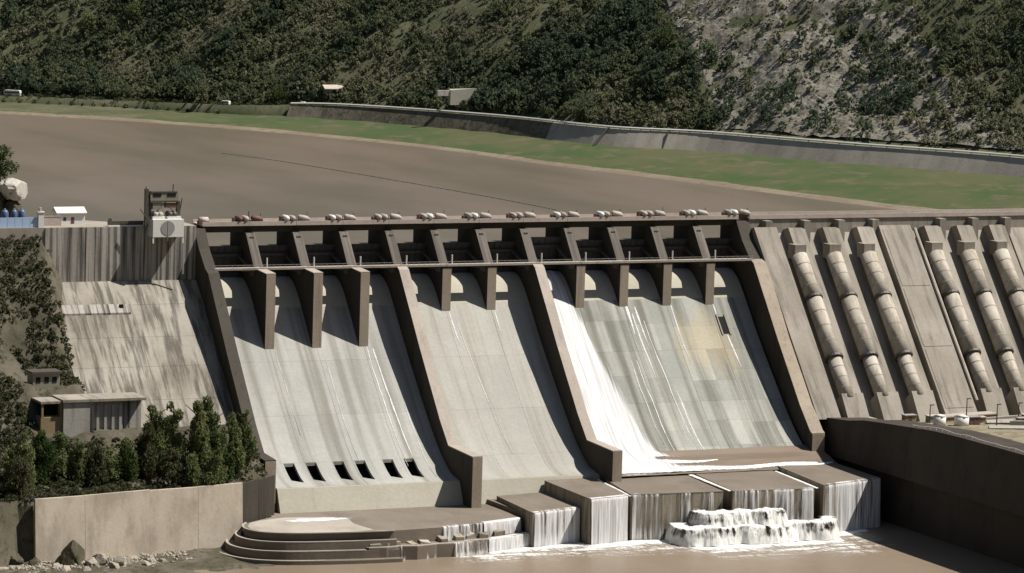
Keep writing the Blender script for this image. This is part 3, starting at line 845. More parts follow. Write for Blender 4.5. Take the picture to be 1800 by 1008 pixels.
for i, (x, y, h) in enumerate(((262, -96, 9), (270, -104, 7.5), (283, -98, 8), (249, -92, 6.5))):
    z = plat_z(x, y)
    t = thing('lamp_post', (x, y, z), ('tall dark', 'short dark', 'dark', 'small dark')[i] + ' lamp post on the platform, ' + ORD[i] + ' listed ' if False else
              ('tallest dark lamp post on the powerhouse platform, right of the tanks', 'shorter dark lamp post nearest the front edge of the platform',
               'dark lamp post farthest right on the powerhouse platform', 'smallest dark lamp post, behind the left white tank')[i], 'lamp post', 'lamp posts on the platform')
    MB().tube([(x, y, z - 0.5), (x, y, z + h)], [0.28, 0.16], 8).build('pole', 'steel', t)
    MB().box(x - 0.2, x + 1.6, y - 0.2, y + 0.2, z + h - 0.1, z + h + 0.25).build('lamp_head', 'steel', t)
for i, (x0, y0, x1, y1, lab) in enumerate(((268, -100, 306, -108, 'longest pale beam lying across the powerhouse platform'), (276, -94, 312, -99, 'pale beam behind the longest beam on the platform'),
        (258, -118, 284, -126, 'pale beam lying near the front of the platform'), (284, -84, 312, -82, 'pale beam lying close to the penstock feet'))):
    z = max(plat_z(x0, y0), plat_z(x1, y1)) + 0.5
    t = thing('stored_beam', (x0, y0, z), lab, 'beam', 'beams stored on the platform')
    MB().bar((x0, y0, z), (x1, y1, z), 1.3).build('beam', 'hut', t)
    for q in (0.15, 0.5, 0.85):
        x, y = x0 + (x1 - x0) * q, y0 + (y1 - y0) * q
        MB().box(x - 0.9, x + 0.9, y - 1.4, y + 1.4, z - 1.6, z - 0.5).build('sleeper', 'steel', t)
r = random.Random(61)
for i in range(7):
    x, y = (245, 252, 262, 271, 281, 290, 300)[i], (-84, -90, -101, -90, -104, -93, -100)[i]
    z = plat_z(x, y)
    w, h = r.uniform(1.6, 3.2), r.uniform(1.8, 3.4)
    t = thing('equipment_cabinet', (x, y, z), ORD[i] + ' rusty equipment cabinet from the left on the powerhouse platform', 'cabinet', 'cabinets on the platform')
    MB().box(x - w, x + w, y - 1.2, y + 1.2, z - 0.5, z + h).build('body', ('ochre', 'olive', 'red')[i % 3], t)
    MB().box(x - w - 0.2, x + w + 0.2, y - 1.5, y + 1.5, z + h + 0.01, z + h + 0.3).build('roof', ('grey', 'deck')[i % 2], t)
    MB().box(x - 0.6, x + 0.6, y - 1.28, y - 1.21, z + 0.2, z + h - 0.4).build('door', 'steel', t)
t = thing('guard_railing', (275, -120, -66), 'white guard railing along the front edge of the powerhouse platform', 'railing')
prev = None
for i in range(22):
    y = -118 - i * 4.0
    x = 226.5
    z = plat_z(x, y)
    MB().box(x - 0.1, x + 0.1, y - 0.1, y + 0.1, z - 0.2, z + 1.5).build('post', 'white', t)
    if prev:
        MB().bar((x, y, z + 1.45), prev, 0.2).build('rail', 'white', t)
    prev = (x, y, z + 1.45)

# ------------------------------------------------------------------ stilling apron, steps, blocks
arc = [(-15.5, -93.0), (-18.5, -98), (-19.5, -104), (-17.5, -109.5), (-13, -113.2), (-6, -115.6), (4, -117.3), (15, -118.6), (27, -119.2)]
front = [(45, -117.5), (62, -113.5), (79, -107.8)]
t = thing('stilling_apron', (30, -100, -100), 'flat brown wet concrete apron with rounded left end below the left chute', 'apron')
cen = Vector((20, -95, 0))
def offset(P, d):
    out = []
    for i, p in enumerate(P):
        a, b = Vector(P[max(i - 1, 0)]), Vector(P[min(i + 1, len(P) - 1)])
        tg = (b - a).normalized()
        out.append((p[0] + tg.y * d, p[1] - tg.x * d))
    return out
arc_s = [tuple(p) for p in spline(arc, 4)]
def ring(d, z0, z1, name, mat, back=True, last=None):
    o = offset(arc_s, -d if False else d)
    return o
# outward is to the left of travel along the arc (towards the river)
def outward(P, d):
    o1 = offset(P, d)
    o2 = offset(P, -d)
    return o1 if (Vector(o1[len(P) // 2]) - Vector((30, -85))).length > (Vector(o2[len(P) // 2]) - Vector((30, -85))).length else o2
MB().xy(arc_s + front + [(79, -75.7), (-3, -75.7), (-3.0, -84)], -104, -91.0).build('slab', 'apron', t)
MB().xy([(-14.5, -93.2), (-17.5, -99), (-18.3, -104), (-16.6, -108.7), (-12.4, -112.0), (-6, -114.2), (4, -116.0), (14.5, -117.2), (21, -116), (19, -103), (21, -93), (14, -89), (0, -86.5), (-10, -90)], -91.5, -90.96).build('dry_patch', 'apron_pale', t)
for i in range(3):
    d0, d1 = 0.02 + i * 3.0, (i + 1) * 3.0
    z1 = -93.6 - i * 2.6
    P0, P1 = outward(arc_s, d0 - 1.0), outward(arc_s, d1)
    P1 = [p for p in P1]
    MB().xy(P1 + P0[::-1], -104, z1).build('step', 'apron', t)
    Pe, Pi = outward(arc_s, d1 + 0.03), outward(arc_s, d1 - 0.8)
    n = len(Pe)
    keep = n if i == 0 else (n - 4 if i == 1 else n - 9)
    MB().xy(Pe[:keep] + Pi[:keep][::-1], z1 - 0.05, z1 + 0.28).build('step_nosing', 'apron_pale', t)
Pe, Pi = outward(arc_s, 0.05), outward(arc_s, -0.7)
MB().xy(Pe + Pi[::-1], -91.05, -90.7).build('step_nosing', 'apron_pale', t)
r = random.Random(44)
lf = [(16, -124.4), (22, -125.2), (27, -124.2), (33, -125.6), (41, -123.6), (47, -123.9), (54, -120.8), (61, -120.0), (67, -117.2), (73, -115.9), (80, -112.9)]
lb = [(80, -107.2), (62, -113.3), (45, -117.3), (27, -119.0), (16, -118.4)]
MB().xy(lf + lb, -104, -95.6).build('lower_ledge', 'apron', t)
MB().xy([(x, y + 0.03) for x, y in lf] + [(x, y + 1.1) for x, y in lf[::-1]], -95.62, -95.3).build('ledge_edge', 'apron_pale', t)
for i in range(9):                                    # broken slabs lying on the ledge
    x = 20 + i * 6.2 + r.uniform(-1.5, 1.5)
    yf = float(np.interp(x, [18, 27, 45, 62, 79], [-119, -119.2, -117.5, -113.5, -107.8]))
    w, dd, zt = r.uniform(2.2, 5.0), r.uniform(1.5, 3.6), r.uniform(-94.9, -93.2)
    sk = r.uniform(-1.2, 1.2)
    MB().xy([(x - w / 2, yf + 0.3), (x - w / 2 + sk, yf - dd), (x + w / 2 + sk, yf - dd + r.uniform(-0.8, 0.8)), (x + w / 2, yf + 0.3)], -96, zt, [zt, zt - r.uniform(0, 1.1), zt - r.uniform(0, 1.1), zt - r.uniform(0, 0.4)]).build('broken_slab', 'block' if i % 3 else 'apron_pale', t)
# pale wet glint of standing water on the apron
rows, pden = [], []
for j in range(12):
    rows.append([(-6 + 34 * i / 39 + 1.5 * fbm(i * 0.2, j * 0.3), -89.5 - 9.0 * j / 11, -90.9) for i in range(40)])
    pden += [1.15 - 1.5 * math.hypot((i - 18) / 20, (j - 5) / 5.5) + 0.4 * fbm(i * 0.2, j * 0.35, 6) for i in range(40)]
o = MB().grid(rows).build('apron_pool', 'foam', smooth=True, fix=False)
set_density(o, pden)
tag(o, kind='structure')

# block row with falling water
BL = [
    ('lowest concrete weir block, leftmost of the five in the row', [(81.9, -80.7), (102.4, -77.5), (100.5, -109.4), (79.8, -115.5)], -88.0),
    ('second concrete weir block from the left, with a dark left side', [(101.9, -77.0), (121.5, -73.1), (117.2, -112.5), (101.0, -116.3)], -84.0),
    ('third concrete weir block, wide flat top left of the foaming cascade', [(124.2, -81), (157.0, -78.5), (153.8, -113.4), (118.9, -111.4)], -84.0),
    ('fourth concrete weir block, directly above the foaming cascade', [(160.5, -77.5), (191.5, -79.5), (187.6, -117.9), (156.2, -116.0)], -83.6),
    ('rightmost concrete weir block beside the dark river wall', [(195.0, -77.2), (219.5, -78.5), (218.6, -110.5), (190.8, -118.7)], -82.5),
]
for lab, P, z in BL:
    c = (sum(p[0] for p in P) / 4, sum(p[1] for p in P) / 4)
    t = thing('weir_block', (c[0], c[1], -104), lab, 'weir block', 'concrete weir blocks at the foot of the chutes')
    MB().xy(P, -104, z - 0.3).build('body', 'block', t)
    Q = [(p[0] + (c[0] - p[0]) * -0.004, p[1] + (c[1] - p[1]) * -0.004) for p in P]
    MB().xy(Q, z - 0.29, z).build('top_slab', 'apron', t)
o = MB().xy([(79.2, -75.7), (219.8, -75.7), (219.8, -100), (80.5, -104)], -104, -89.5).build('basin_floor', 'apron')
tag(o, kind='structure')
rows = []
for y in np.arange(-60.6, -80.6, -1.0):
    z = -78.2 - (-61.5 - y) * 5.1 / 18.0
    rows.append([(x, y, z + 0.12 * fbm(x * 0.15, y * 0.15, 2)) for x in np.arange(127.9, 220.1, 2.0)])
o = MB().grid(rows).build('basin_water', 'pool', smooth=True, fix=False)
tag(o, kind='structure')

# ------------------------------------------------------------------ moving water
def basin_z(y):
    return -78.2 - (-61.5 - y) * 5.1 / 18.0
def torrent():
    m = MB()
    ysr = [4 - 0.9 * i for i in range(10)] + [-5 - 0.8 * i for i in range(93)]
    nx = 56
    den = []
    def surf(y):
        if y > -11.6:
            return float(np.interp(-y, [-q for q in CREST[:, 0]], CREST[:, 1]))
        if y > -61.5:
            return pz(y)
        return basin_z(y)
    rows = []
    for y in ysr:
        xr = float(np.interp(-y, [0, 12, 33, 51, 61, 66, 72, 79], [142, 143, 148, 152.5, 156, 160, 172, 190]))
        row = []
        for i in range(nx):
            u = i / (nx - 1)
            x = 127.95 + (xr - 127.95) * u
            lump = 0.4 + 0.35 * fbm(x * 0.35, y * 0.04, 3.0)
            h = 0.15 + max(0.0, lump) * (1 - u) ** 0.6 * (0.9 if y < -12 else 0.5)
            row.append((x, y, surf(y) + h))
            d = 1.15 - 1.0 * sm(u, 0.62, 1.0) - 0.18 * sm(-y, 30, 0) * sm(u, 0.15, 0.5)
            if y < -64:
                d = min(d, 1.0 - 1.0 * sm(u, 0.25, 0.8) * sm(-y, 62, 68))
            d -= 0.3 * max(0, fbm(x * 0.5, y * 0.03, 15.0)) * sm(-y, 40, 8)
            den.append(d)
        rows.append(row)
    o = m.grid(rows).build('torrent', 'torrent', smooth=True, fix=False)
    set_density(o, den)
    tag(o, 'white torrent of water rushing down the left side of the right chute', 'water', kind='stuff')
torrent()

def trickles():
    m = MB()
    r = random.Random(3)
    den = []
    spec = [(55, -22, -63, 0.5, 0.02), (57.2, -24, -66, 0.7, 0.05), (38.2, -26, -60, 0.3, 0.0), (20, -24, -50, 0.25, 0.0), (63, -40, -70, 0.4, 0.02),
            (91.2, -14, -24, 0.7, 0.05), (109.2, -14, -21, 0.5, 0.0), (93, -16, -60, 0.35, 0.1), (163, -13, -22, 1.3, 0.02), (166.5, -14, -26, 0.8, 0.05),
            (164.5, -16, -40, 0.7, 0.05), (168.5, -18, -66, 0.5, 0.05), (181.5, -13.5, -32, 0.6, 0.02), (201.5, -23, -33, 0.9, 0.06), (199.3, -13.5, -18, 0.5, 0), (160, -30, -70, 0.5, 0.03), (172, -40, -72, 0.6, 0.04), (157.5, -30, -60, 0.4, 0.02)]
    for x, y0, y1, w, drift in spec:
        rows = []
        n = max(6, int((y0 - y1) / 1.0))
        for j in range(n + 1):
            u = j / n
            y = y0 + (y1 - y0) * u
            ww = w * (0.35 + 0.65 * math.sin(math.pi * min(1, u * 1.1 + 0.1)) ** 0.6 if u < 0.9 else 0.3) * (0.8 + 0.5 * fbm(y * 0.3, x))
            xc = x + drift * (y0 - y) + 0.35 * fbm(y * 0.1, x * 1.3)
            z = pz(y) + 0.08
            rows.append([(xc - ww / 2, y, z), (xc, y, z + 0.12), (xc + ww / 2, y, z)])
        m.grid(rows)
        den += [0.55, 0.8, 0.55] * len(rows)
    o = m.build('trickling_water', 'fall', smooth=True, fix=False)
    set_density(o, den)
    tag(o, 'thin pale trickles of water running down the three chutes', 'water', kind='stuff')
trickles()

def falls(P0, P1, zt, zb, n, wmin, wmax, seed, label, dens=0.5, out=1.2):
    m = MB()
    a, b = Vector((P0[0], P0[1], 0)), Vector((P1[0], P1[1], 0))
    d = (b - a)
    nv = Vector((d.y, -d.x, 0)).normalized()
    if nv.y > 0:
        nv = -nv
    L = d.length
    d.normalize()
    nu, nw = max(12, int(L * 3)), 12
    rows, den = [], []
    for j in range(nw):
        u = j / (nw - 1)
        row = []
        for i in range(nu):
            s_ = L * i / (nu - 1)
            e = out * (0.55 + 0.45 * fbm(s_ * 0.5, seed * 3.1))
            z = zt + 0.12 + (zb - zt - 0.12) * max(0, (u - 0.12) / 0.88) ** 1.4
            o = -1.6 * (1 - u / 0.12) + 0.1 if u < 0.12 else 0.1 + e * ((u - 0.12) / 0.88) ** 0.6
            c = a + d * (s_ + 0.25 * u * fbm(s_ * 0.9, u * 2, seed)) + nv * o
            row.append((c.x, c.y, z))
            q = dens + 0.30 * fbm(s_ * 0.22, seed * 1.7) + 0.16 * fbm(s_ * 1.1, seed * 2.3) + 0.16 * sm(u, 0.75, 1.0) - 0.12 * (u < 0.1)
            den.append(q * min(1.0, i / 2, (nu - 1 - i) / 2))
        rows.append(row)
    o = m.grid(rows).build('waterfall', 'fall', smooth=True, fix=False)
    set_density(o, den)
    tag(o, label, 'waterfall', kind='stuff')
falls((80, -115.4), (100.5, -109.4), -88, TW, 46, 0.2, 1.1, 1, 'thin curtain of water falling over the lowest weir block', 0.42)
falls((101.0, -116.3), (117.2, -112.5), -84, TW, 75, 0.4, 1.6, 2, 'dense pale curtain of water falling over the second weir block', 0.62)
falls((118.9, -111.4), (153.8, -113.4), -84, TW, 60, 0.15, 0.6, 3, 'sparse veil of water over the wide third weir block', 0.16)
falls((156.2, -116.0), (187.6, -117.9), -83.6, TW + 4, 36, 0.2, 0.9, 4, 'water threads falling behind the foaming cascade', 0.28)
falls((190.8, -118.7), (218.6, -110.5), -82.5, TW, 44, 0.15, 0.8, 5, 'thin white water threads falling over the rightmost weir block', 0.36)
falls((47, -123.9), (61, -120.0), -95.4, TW, 1, 0, 0, 11, 'thin veil of water over the lower ledge, left portion', 0.3)
falls((61, -120.0), (80, -112.9), -95.4, TW, 1, 0, 0, 12, 'white veil of water over the lower ledge, right portion', 0.5)
falls((45, -117.5), (62, -113.5), -91, -95.6, 34, 0.2, 0.7, 6, 'water threads over the front edge of the apron, left portion', 0.3)
falls((62, -113.5), (79, -107.8), -91, -95.6, 70, 0.3, 1.0, 7, 'dense water threads over the front edge of the apron, right portion', 0.55)
falls((27, -124.2), (41, -123.6), -95.4, TW, 1, 0, 0, 8, 'few water threads beside the curved apron steps', 0.12)

# stepped ledge with foaming cascade
t = thing('cascade_ledge', (172, -120, -104), 'two-tier rocky ledge under the foaming white cascade', 'ledge')
MB().xy([(141, -113.0), (156, -116.1), (172, -117.2), (173, -123.5), (142, -122.5)], -104, -90.3).build('upper_tier', 'apron', t)
MB().xy([(133, -112.6), (156, -116.2), (187, -118), (190, -118.8), (192, -127), (134, -128.0)], -104, -94.4).build('lower_tier', 'apron', t)
def foam_sheet(name, pts_fn, nu, nv, den_fn, seed, label, amp=0.5):
    rows, den = [], []
    for j in range(nv):
        row = []
        for i in range(nu):
            u, v = i / (nu - 1), j / (nv - 1)
            x, y, z = pts_fn(u, v)
            a = fbm(x * 0.28, y * 0.28 + z * 0.12, seed)
            b = fbm(x * 0.9, y * 0.9 + z * 0.3, seed + 5)
            row.append((x, y - max(0, amp * (a + 0.3)), z + max(0, amp * (0.5 + a + 0.3 * b))))
            den.append(den_fn(u, v) - 0.35 * max(0, fbm(x * 0.6, (y + z) * 0.12, seed + 9)))
        rows.append(row)
    o = MB().grid(rows).build(name, 'foam', smooth=True, fix=False)
    set_density(o, den)
    tag(o, label, 'foam', kind='stuff')
def path(P):
    P = [Vector(p) for p in P]
    L = [0]
    for i in range(len(P) - 1):
        L.append(L[-1] + (P[i + 1] - P[i]).length)
    def at(v):
        s = v * L[-1]
        for i in range(len(P) - 1):
            if s <= L[i + 1] + 1e-6:
                u = (s - L[i]) / (L[i + 1] - L[i])
                return P[i] + (P[i + 1] - P[i]) * u
        return P[-1]
    return at
def plan_curve(P, m=6):
    q = dense(P, m)
    L = np.concatenate([[0], np.cumsum(np.linalg.norm(np.diff(q, axis=0), axis=1))])
    def at(u):
        s_ = u * L[-1]
        x, y = np.interp(s_, L, q[:, 0]), np.interp(s_, L, q[:, 1])
        x2, y2 = np.interp(min(s_ + 0.5, L[-1]), L, q[:, 0]), np.interp(min(s_ + 0.5, L[-1]), L, q[:, 1])
        x1, y1 = np.interp(max(s_ - 0.5, 0), L, q[:, 0]), np.interp(max(s_ - 0.5, 0), L, q[:, 1])
        d = Vector((x2 - x1, y2 - y1, 0)).normalized()
        return Vector((x, y, 0)), Vector((d.y, -d.x, 0))
    return at
up_c = plan_curve([(141.6, -113.5), (140.6, -119), (143, -123.2), (150, -124.2), (158, -123.4), (166, -124.6), (172.5, -123.2), (174.0, -118.5)])
lo_c = plan_curve([(133.2, -113.2), (131.4, -121), (133.8, -127.4), (142, -129.2), (152, -127.6), (163, -129.4), (175, -127.8), (186, -128.8), (192.2, -126.0), (193.4, -119.0)])
def tier(curve, zt0, zb, inner):
    def f(u, v):
        p, n = curve(u)
        zt = zt0 + 1.1 * fbm(u * 6, zt0)
        if v < 0.35:
            o, z = -inner * (1 - v / 0.35), zt + 0.35
        else:
            q = (v - 0.35) / 0.65
            o, z = (2.0 + 1.6 * fbm(u * 9, zt0)) * q ** 0.75 + 0.25 * fbm(u * 45, q * 1.2, zt0), zt + 0.35 - (zt + 0.35 - zb) * q ** 1.6
        p = p + n * o
        return (p.x, p.y, z)
    return f
foam_sheet('white_foam', tier(up_c, -90.0, -94.6, 5.0), 150, 36, lambda u, v: (0.5 - 0.2 * sm(v, 0.3, 0.5) + 0.4 * sm(v, 0.75, 1) + 0.25 * fbm(u * 7, v * 2, 8.0) + 0.22 * fbm(u * 17, 3.0)) * min(1, u / 0.04, (1 - u) / 0.04, v / 0.1), 1.0, 'white foam pouring over the upper tier of the cascade', 0.25)
foam_sheet('white_foam', tier(lo_c, -94.3, TW + 0.1, 6.0), 230, 36, lambda u, v: (0.52 - 0.2 * sm(v, 0.3, 0.5) + 0.45 * sm(v, 0.7, 1) + 0.25 * fbm(u * 9, v * 2, 4.0) + 0.22 * fbm(u * 23, 5.0)) * min(1, u / 0.04, (1 - u) / 0.04, v / 0.1), 2.0, 'white foam pouring over the lower tier of the cascade', 0.25)
def river_foam(u, v):
    x = 60 + 152 * u
    yb = float(np.interp(x, [60, 79, 80.5, 100, 101, 117, 119, 131, 134, 191, 194, 218], [-121, -114.2, -116.2, -110.5, -117, -113.5, -112.5, -114.5, -128, -127, -118, -111.5]))
    w = float(np.interp(x, [60, 80, 100, 118, 130, 145, 175, 192, 205, 218], [4, 6, 8, 11, 12, 13, 13, 11, 8, 4.0])) * (1 + 0.35 * fbm(x * 0.12, 4.0))
    return (x, yb - v * w, TW + 0.06)
foam_sheet('white_foam', river_foam, 300, 26, lambda u, v: (0.95 - 0.95 * v) * min(1, u / 0.02, (1 - u) / 0.02), 4.0, 'white foam floating on the river along the weir blocks', 0.08)
def drift(u, v):
    x = 40 + 175 * u
    y0 = float(np.interp(x, [40, 60, 80, 130, 135, 190, 196, 215], [-126, -122, -117, -115, -129, -129, -120, -112]))
    return (x, y0 - 34 * v * (0.6 + 0.6 * u), TW + 0.03)
def drift_cover(u, v):
    x, y, z = drift(u, v)
    f = fbm(x * 0.045, y * 0.33, 6.0) + 0.5 * fbm(x * 0.15, y * 0.9, 2.0)
    return max(0.0, 0.34 + 0.42 * f) * (1 - v) ** 0.8 * min(1, u / 0.1, (1 - u) / 0.1)
foam_sheet('white_foam', drift, 220, 70, drift_cover, 7.0, 'faint foam streaks drifting on the brown river below the weir blocks', 0.02)
# white water crossing the basin and the gaps between the blocks
m = MB()
def gap_flow(P, w0, w1, z):
    fit = z is None                                   # None: lie on the sloping basin
    z = 0.0 if fit else z
    P = [Vector((p[0], p[1], z)) for p in P]
    n = len(P)
    rows = []
    for i, p in enumerate(P):
        d = (P[min(i + 1, n - 1)] - P[max(i - 1, 0)]).normalized()
        q = Vector((-d.y, d.x, 0))
        w = w0 + (w1 - w0) * i / (n - 1)
        row = []
        for k in range(5):
            e = (k / 4 - 0.5) * w
            zz = basin_z(p.y + q.y * e) + 0.1 if fit else z
            row.append((p.x + q.x * e, p.y + q.y * e, zz + 0.25 * (1 - abs(k / 2 - 1)) + 0.1 * fbm(p.x * 0.4, p.y * 0.4 + k)))
        rows.append(row)
        gden.extend([0.05, 0.42, 0.78, 0.42, 0.05])
    m.grid(rows)
gden = []
gap_flow([(128 + 6 * i, -76.2 - 0.8 * math.sin(i * 0.9)) for i in range(15)], 5.5, 2.6, None)
gap_flow([(158.7 - 0.3 * i, -77 - 4.2 * i) for i in range(10)], 3.0, 1.6, -83.9)
gap_flow([(193.2 - 0.35 * i, -77 - 4.0 * i) for i in range(11)], 1.6, 2.0, -84.0)
gap_flow([(122.8 - 0.45 * i, -77 - 3.9 * i) for i in range(10)], 1.4, 1.6, -84.6)
gap_flow([(130 + 4 * i, -70.2 - 0.6 * math.sin(i * 0.9)) for i in range(12)], 8.0, 1.0, None)
gap_flow([(178 + 4 * i, -76.6 - 0.5 * math.sin(i)) for i in range(11)], 2.6, 1.6, None)
o = m.build('foaming_channel', 'foam', smooth=True, fix=False)
set_density(o, gden)
tag(o, 'white water spreading across the basin and between the weir blocks', 'foam', kind='stuff')

# ------------------------------------------------------------------ things on the left crest
t = thing('gantry_hoist', (-15.5, -5, 0), 'white fronted gate hoist gantry with dark steel frame on the dam crest', 'hoist gantry')
mbox = MB().box(-21.4, -9.9, -9.0, -2.4, -3.2, 3.0).build('machine_box', 'white', t)
m = MB()
m.tube([(-15.9, -9.12, 0.0), (-15.9, -9.02, 0.0)], 2.55, 20)
hatch = m.build('round_hatch', 'grey', mbox)
MB().box(-15.98, -15.82, -9.2, -9.0, -4.6, 2.5).build('centre_strut', 'grey', t)
for x in (-21.2, -10.1):
    MB().box(x - 0.25, x + 0.25, -8.9, -8.4, -5.4, -3.2).build('leg', 'white', t)
MB().box(-10.0, -9.55, -8.6, -8.2, -16.5, -5.0).build('cable_duct', 'grey', t)
for x, mt in ((-22.8, 'steel'), (-11.0, 'steel')):
    MB().box(x - 0.6, x + 0.6, -6.0, -4.6, 0.05, 13.6 if x < -20 else 9.2).build('column', mt, t)
MB().box(-22.2, -20.9, -5.4, -4.4, 3.0, 12.8).build('column', 'steel', t)
cab = MB().box(-21.6, -11.2, -6.2, -3.6, 9.4, 12.3).build('upper_cabin', 'olive', t)
for a, b in ((-20.6, -17.6), (-15.4, -12.2)):
    MB().box(a, b, -6.32, -6.21, 10.9, 12.0).build('window', 'dark', cab)
MB().box(-21.4, -11.6, -6.4, -3.4, 12.32, 12.7).build('roof', 'steel', t)
MB().box(-21.8, -10.8, -6.3, -3.5, 8.9, 9.3).build('beam', 'steel', t)
MB().box(-20.6, -16.6, -6.0, -4.0, 6.4, 8.6).build('panel', 'olive', t)
MB().box(-15.8, -11.8, -6.0, -4.0, 6.9, 8.4).build('panel', 'red', t)
for x in (-19.5, -17.9, -14.2, -12.6):
    MB().tube([(x, -6.9, 4.6), (x, -3.2, 4.6)], 0.95, 12).build('drum', 'hut' if x < -16 else 'steel', t, True)
MB().box(-21.0, -16.4, -7.2, -3.0, 3.02, 3.9).build('drum_bed', 'white', t)
MB().box(-15.4, -10.4, -7.2, -3.0, 3.02, 3.9).build('drum_bed', 'white', t)
for p0, p1 in (((-21.0, -5.9, 3.9), (-16, -5.9, 8.9)), ((-11, -5.9, 3.9), (-16, -5.9, 8.9)), ((-22.8, -5.9, 3.2), (-25.2, -5.9, 6.6)), ((-10.6, -5.6, 4), (-9.6, -5.6, 10.2)), ((-13, -5.4, 12.4), (-12.9, -5.4, 15.2)), ((-22.9, -5.2, 13.2), (-22.9, -5.2, 14.4))):
    MB().bar(p0, p1, 0.28).build('brace', 'steel', t)

t = thing('site_shed', (-45, 12, 0), 'small white shed with pitched roof on the left end of the dam', 'shed')
sx0, sx1, sy0, sy1 = -50.6, -40.6, 9.0, 15.0
MB().yz([(sy0, 0.06), (sy0, 4.0), ((sy0 + sy1) / 2, 5.4), (sy1, 4.0), (sy1, 0.06)], sx0, sx1).build('walls', 'white', t)
MB().yz([(sy0 - 0.6, 3.75), ((sy0 + sy1) / 2, 5.45), (sy1 + 0.6, 3.75), (sy1 + 0.6, 4.1), ((sy0 + sy1) / 2, 5.85), (sy0 - 0.6, 4.1)], sx0 - 0.7, sx1 + 0.5).build('roof', 'white', t)
MB().box(-45.8, -44.6, sy0 - 0.06, sy0 - 0.01, 0.1, 2.4).build('door', 'red', t)
MB().box(-48.6, -47.6, sy0 - 0.06, sy0 - 0.01, 1.2, 2.4).build('window', 'glass', t)
t = thing('crest_parapet', (-27, -2.5, 0), 'low dark parapet beam along the crest left of the gantry', 'parapet')
MB().box(-35.5, -22.4, -1.6, -0.6, 0.06, 1.9).build('beam', 'steel', t)
MB().box(-35.2, -34.2, -1.5, -0.7, 1.9, 2.9).build('end_post', 'steel', t)
MB().box(-36, -22.4, -2.58, -1.9, 0.06, 0.5).build('kerb', 'white', t)
t = thing('panel_fence', (-68, 0, 0), 'row of pale blue panels along the road at the left edge', 'fence')
for i in range(7):
    MB().box(-80.6 + i * 2.75, -78.1 + i * 2.75, -1.6, -1.35, 0.1, 3.6).build('panel', 'blue', t)
    MB().box(-78.05 + i * 2.75, -77.9 + i * 2.75, -1.55, -1.35, 0.1, 3.8).build('post', 'white', t)
for i, (x, r) in enumerate(((-72.4, 1.3), (-69.0, 1.1), (-66.2, 1.2))):
    t = thing('water_tank', (x, 1.5, 0), ('dark blue tank left of three behind the blue panels', 'middle blue tank of three behind the blue panels', 'right blue tank of three, next to the white gatepost')[i], 'tank', 'tanks behind the blue fence')
    MB().tube([(x, 1.5, 0.06), (x, 1.5, 5.2), (x, 1.5, 5.9), (x, 1.5, 6.2)], [r, r, r * 0.7, 0.2], 14).build('shell', 'navy', t, True)
    MB().tube([(x, 1.5, 6.15), (x, 1.5, 6.5)], 0.35, 10).build('lid', 'grey', t)
t = thing('gatepost', (-60.4, -0.8, 0), 'white square gatepost at the right end of the blue panels', 'gatepost')
MB().box(-61.3, -59.3, -2.3, -0.5, 0.06, 5.2).build('shaft', 'white', t)
MB().box(-61.5, -59.1, -2.5, -0.3, 5.22, 5.6).build('cap', 'white', t)
MB().box(-60.8, -59.9, -1.8, -1.0, 5.62, 7.0).build('finial', 'deck', t)
t = thing('low_wall', (-55, -1, 0), 'low pale wall between the gatepost and the shed', 'wall')
MB().box(-59.2, -51.2, 3.2, 3.7, 0.06, 3.2).build('body', 'deck', t)
MB().box(-59.2, -51.2, 3.1, 3.8, 3.21, 3.5).build('coping', 'wall_top', t)

# ------------------------------------------------------------------ rocks
def boulder_mesh(rs, n=4):
    bm = bmesh.new()
    bmesh.ops.create_icosphere(bm, subdivisions=n, radius=1.0)
    s = rs.uniform(0, 50)
    for v in bm.verts:
        q = v.co * 0.9 + Vector((s, s, s))
        v.co *= 1 + 0.45 * mnoise.noise(q) + 0.2 * mnoise.noise(q * 2.7) + 0.09 * mnoise.noise(q * 7.0)
    for k in range(9):                                # flat fracture faces
        d = Vector((rs.uniform(-1, 1), rs.uniform(-1, 1), rs.uniform(-0.3, 1))).normalized()
        h = rs.uniform(0.55, 0.8)
        for v in bm.verts:
            e = v.co.dot(d) - h
            if e > 0:
                v.co -= d * e * 0.9
    me = bpy.data.meshes.new('boulder')
    bm.to_mesh(me)
    bm.free()
    return me
def boulder(x, y, z, sx, sy, sz, label, seed, mat='rock', group='boulders below the retaining wall'):
    rs = random.Random(seed)
    me = boulder_mesh(rs)
    me.materials.append(MAT[mat])
    o = bpy.data.objects.new('boulder', me)
    o.location = (x, y, z)
    o.scale = (sx, sy, sz)
    o.rotation_euler = (rs.uniform(-0.2, 0.2), rs.uniform(-0.2, 0.2), rs.uniform(0, 6))
    col.objects.link(o)
    tag(o, label, 'boulder', group)

